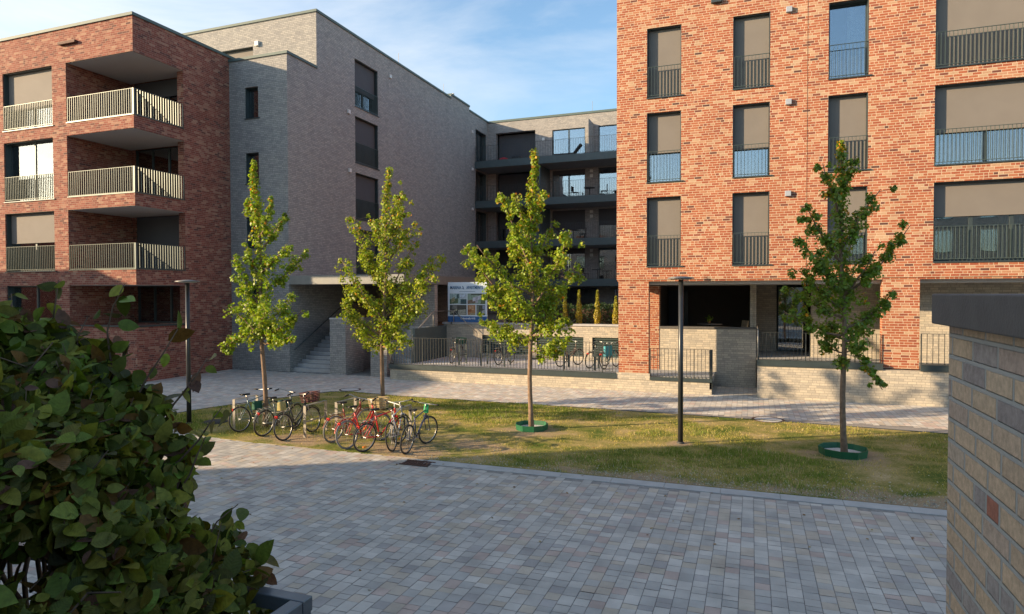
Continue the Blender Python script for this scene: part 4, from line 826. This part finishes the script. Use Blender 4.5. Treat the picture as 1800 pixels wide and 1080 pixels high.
    if basket:
        b = MB(); x0, x1, y0, y1, z0, z1 = .92, 1.20, -.17, .17, .80, 1.04
        for k in range(7):
            zz = z0 + (z1 - z0) * k / 6; g2 = .03 * k / 6
            for (p, q) in (((x0 - g2, y0 - g2), (x1 + g2, y0 - g2)), ((x1 + g2, y0 - g2), (x1 + g2, y1 + g2)), ((x1 + g2, y1 + g2), (x0 - g2, y1 + g2)), ((x0 - g2, y1 + g2), (x0 - g2, y0 - g2))): b.tube([(p[0], p[1], zz), (q[0], q[1], zz)], .012, 5)
        for k in range(9):
            yy = y0 + (y1 - y0) * k / 8; b.tube([(x0, yy, z0), (x0 - .03, yy, z1)], .006, 4); b.tube([(x1, yy, z0), (x1 + .03, yy, z1)], .006, 4); b.tube([(x0, yy, z0), (x1, yy, z0)], .006, 4)
        b.build('basket', basket, o)
    if bag is not None:
        bm_, bx, bz, side, w, hgt = bag
        q = MB(); q.add([(bx - w, side - .07, bz), (bx + w, side - .07, bz), (bx + w, side + .07, bz), (bx - w, side + .07, bz), (bx - w * .85, side - .05, bz + hgt), (bx + w * 1.1, side - .06, bz + hgt * .95), (bx + w * 1.1, side + .06, bz + hgt * .95), (bx - w * .85, side + .05, bz + hgt)],
                        [(0, 3, 2, 1), (4, 5, 6, 7), (0, 1, 5, 4), (1, 2, 6, 5), (2, 3, 7, 6), (3, 0, 4, 7)]); q.build('pannier', bm_, o, bevel=.03)
    return o
mkGreen = mat('green_canvas', (.01, .085, .05), .8); mkDkG = mat('dark_green_canvas', (.015, .06, .055), .8); mkStraw = mat('straw_wicker', (.36, .28, .15), .85, 0, .25, 40); mkWick = mat('brown_wicker', (.10, .03, .03), .8, 0, .3, 40)
mkYel = mat('yellow_cloth', (.30, .25, .09), .8, 0, .3, 20); mkRedC = mat('red_brown_cloth', (.25, .06, .04), .8, 0, .3, 20)
bicycle(-12.43, 13.25, 80, 'leftmost bicycle, black wheels, green bag in its frame, under the far left maple', (.10, .17, .19), lean=-6, bag=(mkGreen, .55, .50, 0, .13, .24), fenders=False, rack=True)
bicycle(-11.52, 13.05, 84, 'second bicycle from the left with dark green side bag and orange saddle cover', (.17, .20, .19), kind='city', lean=5, bag=(mkDkG, .62, .62, .02, .18, .22), steer=.2)
bicycle(-10.68, 12.82, 88, 'black city bicycle with brown wicker basket over its front wheel', (.03, .035, .04), kind='city', lean=-6, basket=mkWick, bag=(mkYel, .0, .74, 0, .10, .22))
bicycle(-9.45, 13.05, 80, 'bicycle with large grey rear tyre, left edge of the tangled group', (.25, .05, .04), kind='city', lean=7, tyre='grey', low=True)
bicycle(-8.72, 12.62, 76, 'red step through bicycle with straw basket in the tangled group', (.50, .015, .02), kind='city', lean=-5, basket=mkStraw, tyre='grey', steer=-.2)
bicycle(-8.22, 12.52, 72, 'red bicycle in front with orange wheel reflectors and white bar tape', (.55, .012, .02), lean=6, barcol=mat('white_tape', (.6, .6, .56), .6), reflect=True, steer=.25)
bicycle(-7.62, 12.78, 100, 'silver bicycle with narrow bright wheel right of the red ones', (.45, .46, .46), lean=-8, steer=.2, fenders=False, rack=False)
bicycle(-7.22, 12.68, 92, 'black mountain bicycle at the right end of the group with a green cable lock', (.05, .06, .12), lean=5, steer=-.3, fenders=False, rack=False, bag=(mat('bright_green_cable', (.02, .35, .12), .5), .86, .78, 0, .03, .22))
bicycle(-12.15, 25.3, 95, 'bicycle seen end on behind the long fence below the advertising board', (.10, .10, .10), z=.55, lean=4, basket=mkGreen)
bicycle(-10.0, 25.4, 80, 'dark bicycle alone behind the fence beside the middle maple trunk', (.04, .05, .06), z=.55, lean=-5)
bicycle(-7.35, 25.6, 62, 'brown bicycle, left one of the pair against the louvred wall', (.16, .10, .08), z=.55, lean=6, kind='city')
bicycle(-6.1, 25.5, 66, 'grey bicycle, right one of the pair against the louvred wall', (.25, .25, .25), z=.55, lean=6)
bicycle(-5.45, 25.3, 75, 'bicycle under a turquoise cover beside the orange brick pier', (.02, .28, .34), z=.55, lean=-6, bag=(mat('turquoise_cover', (.02, .30, .38), .6), .45, .5, 0, .30, .42))
def bike_stand(x, y, z, label, L=.85, m=POSTM, rz=0, h=.8):
    o = thing('bike_stand', label, 'bike stand', (x, y, z), rz, group='flat steel bike stands')
    b = MB(); b.box(-.04, .04, 0, .012, -.02, h); b.box(-.04, .04, L, L + .012, -.02, h); b.box(-.04, .04, 0, L + .012, h, h + .012); b.build('hoop', m, o)
    MB().box(-.012, .012, .012, L, .38, .41).build('crossbar', m, o)
bike_stand(-12.78, 13.38, 0, 'flat steel hoop stand left of the leftmost bicycle'); bike_stand(-10.42, 13.25, 0, 'flat steel hoop stand beside the bicycle with the wicker basket'); bike_stand(-9.95, 13.9, 0, 'flat steel hoop stand left of the tangled bicycles')
bike_stand(-8.0, 13.4, 0, 'flat steel hoop stand buried among the red bicycles')
for k, (x, s) in enumerate(((-11.6, 'dark flat stand in the terrace right of the bicycle seen end on'), (-10.6, 'dark flat stand left of the lone dark bicycle on the terrace'), (-9.55, 'dark flat stand right of the middle maple trunk on the terrace'), (-7.0, 'dark flat stand between the brown and the grey bicycle on the terrace'), (-5.75, 'dark flat stand beside the turquoise covered bicycle'))):
    bike_stand(x, 24.9, .55, s, m=ANTH, h=.85, L=.7)

# ------------------------------------------------------------------ covers and grate
def manhole(x, y, R, label, z=.006):
    o = thing('manhole_cover', label, 'manhole cover', (x, y, z), group='round manhole covers')
    MB().lathe((0, 0, 0), [(R * .86, .004), (R * .86, .008), (R, .008), (R, -.02)], 32).build('rim', RUST, o); MB().lathe((0, 0, 0), [(0, .005), (R * .84, .005)], 32).build('lid', CONC, o)
manhole(.47, 19.55, .44, 'round manhole cover on the far path between lamp and right maple', .004); manhole(-14.05, 20.5, .4, 'round manhole cover on the shaded path behind the bicycles', .004)
o = thing('manhole_cover', 'dark oval cover set in the grass right of the left street lamp', 'manhole cover', (-14.05, 14.0, .008), group='round manhole covers')
MB().lathe((0, 0, 0), [(0, .05), (.2, .05), (.27, .035), (.3, 0)], 24).build('lid', IRON, o); MB().lathe((0, 0, 0), [(.3, .02), (.34, .02), (.34, -.02)], 24).build('rim', IRON, o)
dg_ = thing('drain_grate', 'rusty rectangular drain grate at the kerb right of the bicycles', 'drain grate', (-6.62, 12.05, .004))
d_ = MB()
for k in range(8): d_.box(-.28 + k * .075, -.28 + k * .075 + .05, -.15, .15, .0, .01)
d_.box(-.32, .36, -.19, -.15, 0, .012); d_.box(-.32, .36, .15, .19, 0, .012); d_.build('grate', RUST, dg_); MB().box(-.31, .35, -.16, .16, -.006, -.002).build('sump', BLACK, dg_)
for x, y, z, h, s in ((-11.5, 49, 17.3, 1.0, 'thin lightning rod on the roof of the far wing'), (-20.6, 41.8, 17.6, .9, 'thin lightning rod at the roof step of the grey block'), (-20.3, 35.0, 17.4, .9, 'thin lightning rod halfway along the grey block roof')):
    r_ = MB(); r_.tube([(x, y, z), (x, y, z + h)], .014, 5); r_.box(x - .1, x + .1, y - .1, y + .1, z, z + .08); setp(r_.build('lightning_rod', POSTM), s, 'lightning rod', 'lightning rods on the roofs')
vt = thing('roof_vent', 'small pale vent pipe at the step of the grey block roof', 'vent', (-20.25, 42.6, 17.6))
MB().tube([(0, 0, 0), (0, 0, .35)], .06, 8).build('pipe', WHITEBOX, vt); MB().lathe((0, 0, .35), [(0, .1), (.11, .04), (.11, 0), (0, 0)], 10).build('cap', WHITEBOX, vt)

# ------------------------------------------------------------------ foreground: brick wall, terrace, planter with hedge
nw = thing('garden_wall', 'mixed tan and grey brick garden wall with a dark coping at the right edge, close to the camera', 'wall')
MB().box(.745, 1.105, -1.2, 3.03, 0, 3.47).build('brickwork', NEAR, nw)
MB().box(.695, 1.155, -1.25, 3.085, 3.47, 3.592).build('coping', WALLCOPE, nw, bevel=.006)
MB().box(-4.0, .745, -3.0, 2.1, 1.75, 1.9).build('terrace', CONC)['kind'] = 'structure'
tw = MB(); tw.box(-4.0, .745, 2.1, 2.3, 0, 1.9); setp(tw.build('terrace_retaining_wall', NEAR), 'brick retaining wall under the terrace that carries the planter', 'wall')
pn = thing('planter', 'dark metal frame planter in the lower left corner holding the hedge', 'planter', (-1.52, 1.97, 1.9))
T_ = .58; q = MB(); bw = .055
q.box(-2.3, .0, -.055, 0, T_ - bw, T_); q.box(-.055, 0, -1.25, -.058, T_ - bw, T_); q.box(-2.3, -.058, -1.25, -1.195, T_ - bw, T_); q.build('rim', PLANT, pn, bevel=.004)
q = MB()
for x, y in ((-.05, -.05), (-.05, -1.24), (-1.15, -.05), (-2.29, -.05), (-2.29, -1.24)): q.box(x, x + .045, y, y + .045, 0, T_ - bw - .002)
q.build('frame_post', PLANT, pn)
q = MB(); q.box(-2.24, -.10, -1.18, -.08, .02, .30); q.build('trough', mat('trough', (.03, .03, .03), .8), pn)
def hedge():
    rs = np.random.RandomState(77); o = thing('hedge', 'dark leafy hornbeam hedge with a few yellowing leaves filling the left foreground', 'hedge', (-2.4, 1.4, 2.1))
    base = np.array([-2.4, 1.4, 2.1]); prof = [(-4.2, 3.55), (-3.3, 3.52), (-2.9, 3.50), (-2.62, 3.36), (-2.38, 3.21), (-2.22, 3.06), (-2.06, 2.86), (-1.92, 2.71), (-1.81, 2.56), (-1.73, 2.40), (-1.66, 2.2)]
    px, pz = zip(*prof)
    N = 36000; x = rs.uniform(-3.9, -1.5, N); y = rs.uniform(.62, 2.02, N)
    zt = np.interp(x, px, pz) + .05 * np.sin(x * 9 + 1) * np.sin(y * 7) + .03 * np.sin(x * 23) ; zt -= .20 * np.clip((1.15 - y) / .5, 0, 1)
    dep = rs.exponential(.16, N); z = zt - dep; ok = z > 1.98; x, y, z, zt = x[ok], y[ok], z[ok], zt[ok]
    front = rs.rand(len(x)) < .5      # crowd half of them onto the camera side and the far side faces
    y[front] = .62 + rs.exponential(.2, front.sum()); z[front] = 2.0 + (zt[front] - 2.0) * rs.rand(front.sum()) ** .95
    xf = np.interp(z, pz[::-1], px[::-1]); P = np.stack([np.minimum(x, xf + .02), np.clip(y, .6, 2.04), z], 1)
    end = rs.rand(len(P)) < .30; P[end, 0] = np.interp(P[end, 2], pz[::-1], px[::-1]) - rs.exponential(.07, end.sum()); P[end, 1] = rs.uniform(.7, 2.03, end.sum())
    N_ = np.tile([.55, -.55, .75], (len(P), 1)); 
    # keep the space right round the camera clear
    d = np.linalg.norm((P - (0, 0, 3.6)) * (1, 1, 1), axis=1); P = P[d > 1.15]; N_ = N_[d > 1.15]
    gap = np.sin(P[:, 0] * 8.1 + 1.3 * np.sin(P[:, 2] * 6)) * np.sin(P[:, 1] * 9.3 + 2) * np.sin(P[:, 2] * 8.7 + 1.1 * np.sin(P[:, 0] * 7)) + rs.randn(len(P)) * .12
    keep = gap > -.22; P = P[keep]; N_ = N_[keep]; bump = np.sin(P[:, 0] * 11 + P[:, 1] * 5) * np.sin(P[:, 2] * 13 + P[:, 1] * 4); P = P + bump[:, None] * np.array([.05, -.03, .035])
    tw = MB(); shoots = []
    for (sx, sy, sz, tx, ty, tz) in ((-2.55, 1.95, 3.2, -2.52, 2.02, 3.64), (-2.95, 1.95, 3.3, -2.86, 2.0, 3.66), (-2.3, 1.95, 3.0, -2.13, 2.1, 3.33), (-2.2, 1.9, 2.7, -2.04, 2.02, 3.02), (-2.05, 1.8, 2.5, -1.84, 1.98, 2.78), (-2.4, 1.9, 3.0, -2.26, 2.05, 3.45), (-3.05, 1.9, 3.3, -3.2, 2.0, 3.60), (-1.95, 1.8, 2.4, -1.76, 1.93, 2.56), (-2.2, 1.9, 2.85, -1.98, 2.05, 3.14), (-2.7, 1.9, 3.1, -2.68, 2.0, 3.50)):
        a = Vector((sx, sy, sz)); b = Vector((tx, ty, tz)); pts = [a + (b - a) * f + Vector((.03 * math.sin(f * 5 + sx * 9), .02 * math.cos(f * 4), .02 * math.sin(f * 3))) for f in (0, .25, .5, .75, 1)]
        tw.tube([p - Vector(base) for p in pts], [.006, .005, .004, .003, .002], 5)
        for k in range(9): f = .25 + .75 * k / 8; c = a + (b - a) * f; shoots.append(((c.x, c.y, c.z)))
    for k in range(26):      # loose shoots standing out of the top and the right flank
        f = rs.rand(); sx = -3.6 + 1.85 * f; zt_ = np.interp(sx, px, pz); a = Vector((sx, rs.uniform(1.3, 1.95), zt_ - .2)); L = rs.uniform(.22, .38); b = a + Vector((rs.uniform(-.06, .12) + .04 * f, rs.uniform(-.06, .08), L * (1.0 - .5 * f)))
        tw.tube([p - Vector(base) for p in (a, a + (b - a) * .5 + Vector((0, 0, .02)), b)], [.004, .003, .0015], 4)
        for q in range(6): c = a + (b - a) * (.35 + .65 * q / 5); shoots.append((c.x, c.y, c.z))
    for k in range(70):
        sx = rs.uniform(-3.6, -1.8); a = Vector((sx, rs.uniform(.9, 1.9), 2.15)); top = np.interp(sx + .1, px, pz) - rs.uniform(.0, .25); b = Vector((sx + rs.uniform(-.1, .28), a.y + rs.uniform(-.25, .15), top))
        pts = [a + (b - a) * f + Vector(rs.randn(3) * .02) for f in (0, .2, .4, .6, .8, 1)]; tw.tube([p - Vector(base) for p in pts], [.013, .011, .009, .007, .005, .003], 6)
        for q in range(4): p = pts[2 + q % 4]; e_ = p + Vector((rs.uniform(-.2, .25), rs.uniform(-.25, .1), rs.uniform(.0, .15))); tw.tube([p - Vector(base), e_ - Vector(base)], [.004, .002], 4)
    tw.build('branches', TWIG, o, smooth=True)
    P = np.vstack([P, np.array(shoots) + rs.randn(len(shoots), 3) * .008]); N_ = np.vstack([N_, rs.randn(len(shoots), 3) + (0, 0, .6)]); n = len(P)
    T = np.array([.104, .128, .018]) * rs.uniform(.3, 1.9, (n, 1)) * np.stack([rs.uniform(.8, 1.4, n), np.ones(n), rs.uniform(.7, 1.4, n)], 1)
    yl = rs.rand(n) < .17; T[yl] = np.array([(.15, .125, .02), (.17, .085, .02), (.11, .14, .02)])[rs.randint(3, size=yl.sum())] * rs.uniform(.6, 1.1, (yl.sum(), 1))
    br = rs.rand(n) < .06; T[br] = np.array([.14, .07, .045]) * rs.uniform(.6, 1.2, (br.sum(), 1))
    size = rs.uniform(.036, .098, n) * (1 + .25 * (rs.rand(n) < .15))
    scatter_leaves('foliage', 'hedge', P - base, N_, size, T, HLEAF, o, rs, .95)
hedge()

# ------------------------------------------------------------------ neighbours outside the frame that shade the square
def neighbour(label, x0, x1, y0, y1, h, cols_x, cols_y, m):
    o = thing('apartment_building', label, 'building')
    mb = MB(); mb.box(x0, x1, y0, y1, 0, h); mb.build('wall', m, o); MB().box(x0 - .1, x1 + .1, y0 - .1, y1 + .1, h, h + .12).build('roof', COPE, o)
    z = 1.2
    while z + 2 < h:
        for x in cols_x: q = MB(); q.box(x, x + 1.3, y1 + .002, y1 + .05, z, z + 1.9); w = q.build('window', GLASS, o); r = MB(); r.box(x - .05, x + 1.35, y1 - .0, y1 + .03, z - .06, z); r.build('sill', ANTH, w)
        for y in cols_y: q = MB(); q.box(x1 + .002, x1 + .05, y, y + 1.3, z, z + 1.9); q.build('window', GLASS, o)
        z += 3.05
neighbour('brick block behind the viewer on the left that shades the near paving', -26, -9.5, -18, .85, 15.0, [-25, -22, -19, -16, -13], [-15, -11, -7, -3], TAN)
neighbour('lower brick block far left outside the picture', -52, -40, -3.5, 10.5, 9.3, [], [-2, 2, 6], REDB)
neighbour('brick block across the square behind the viewer', -6, 34, -34, -22, 12.5, [-5, -1.5, 2, 5.5, 9, 12.5, 16, 19.5, 23, 26.5, 30], [], TAN)
print('OBJECTS', len(S.objects), 'FACES', sum(len(o.data.polygons) for o in S.objects if o.type == 'MESH'))
def litter():
    rs = np.random.RandomState(31); n = 260
    x = rs.uniform(-15, 7, n); y = np.where(rs.rand(n) < .7, rs.normal(12.4, 1.6, n), rs.uniform(6, 23, n)); ok = (y > 5) & (y < 23.3) & ~((y > 22) & (x > 0)); x, y = x[ok], y[ok]; n = len(x)
    P = np.stack([x, y, np.full(n, .014)], 1); N = np.tile([0., 0., 1.], (n, 1))
    T = np.array([(.30, .17, .05), (.36, .27, .08), (.20, .10, .04)])[rs.randint(3, size=n)] * rs.uniform(.6, 1.2, (n, 1))
    o = scatter_leaves('fallen_leaves', 'maple', P, N, rs.uniform(.03, .06, n), T, LEAF, None, rs, .16)
    setp(o, 'scattered small brown fallen leaves on the paving and the lawn', 'fallen leaves', kind='stuff')
litter()
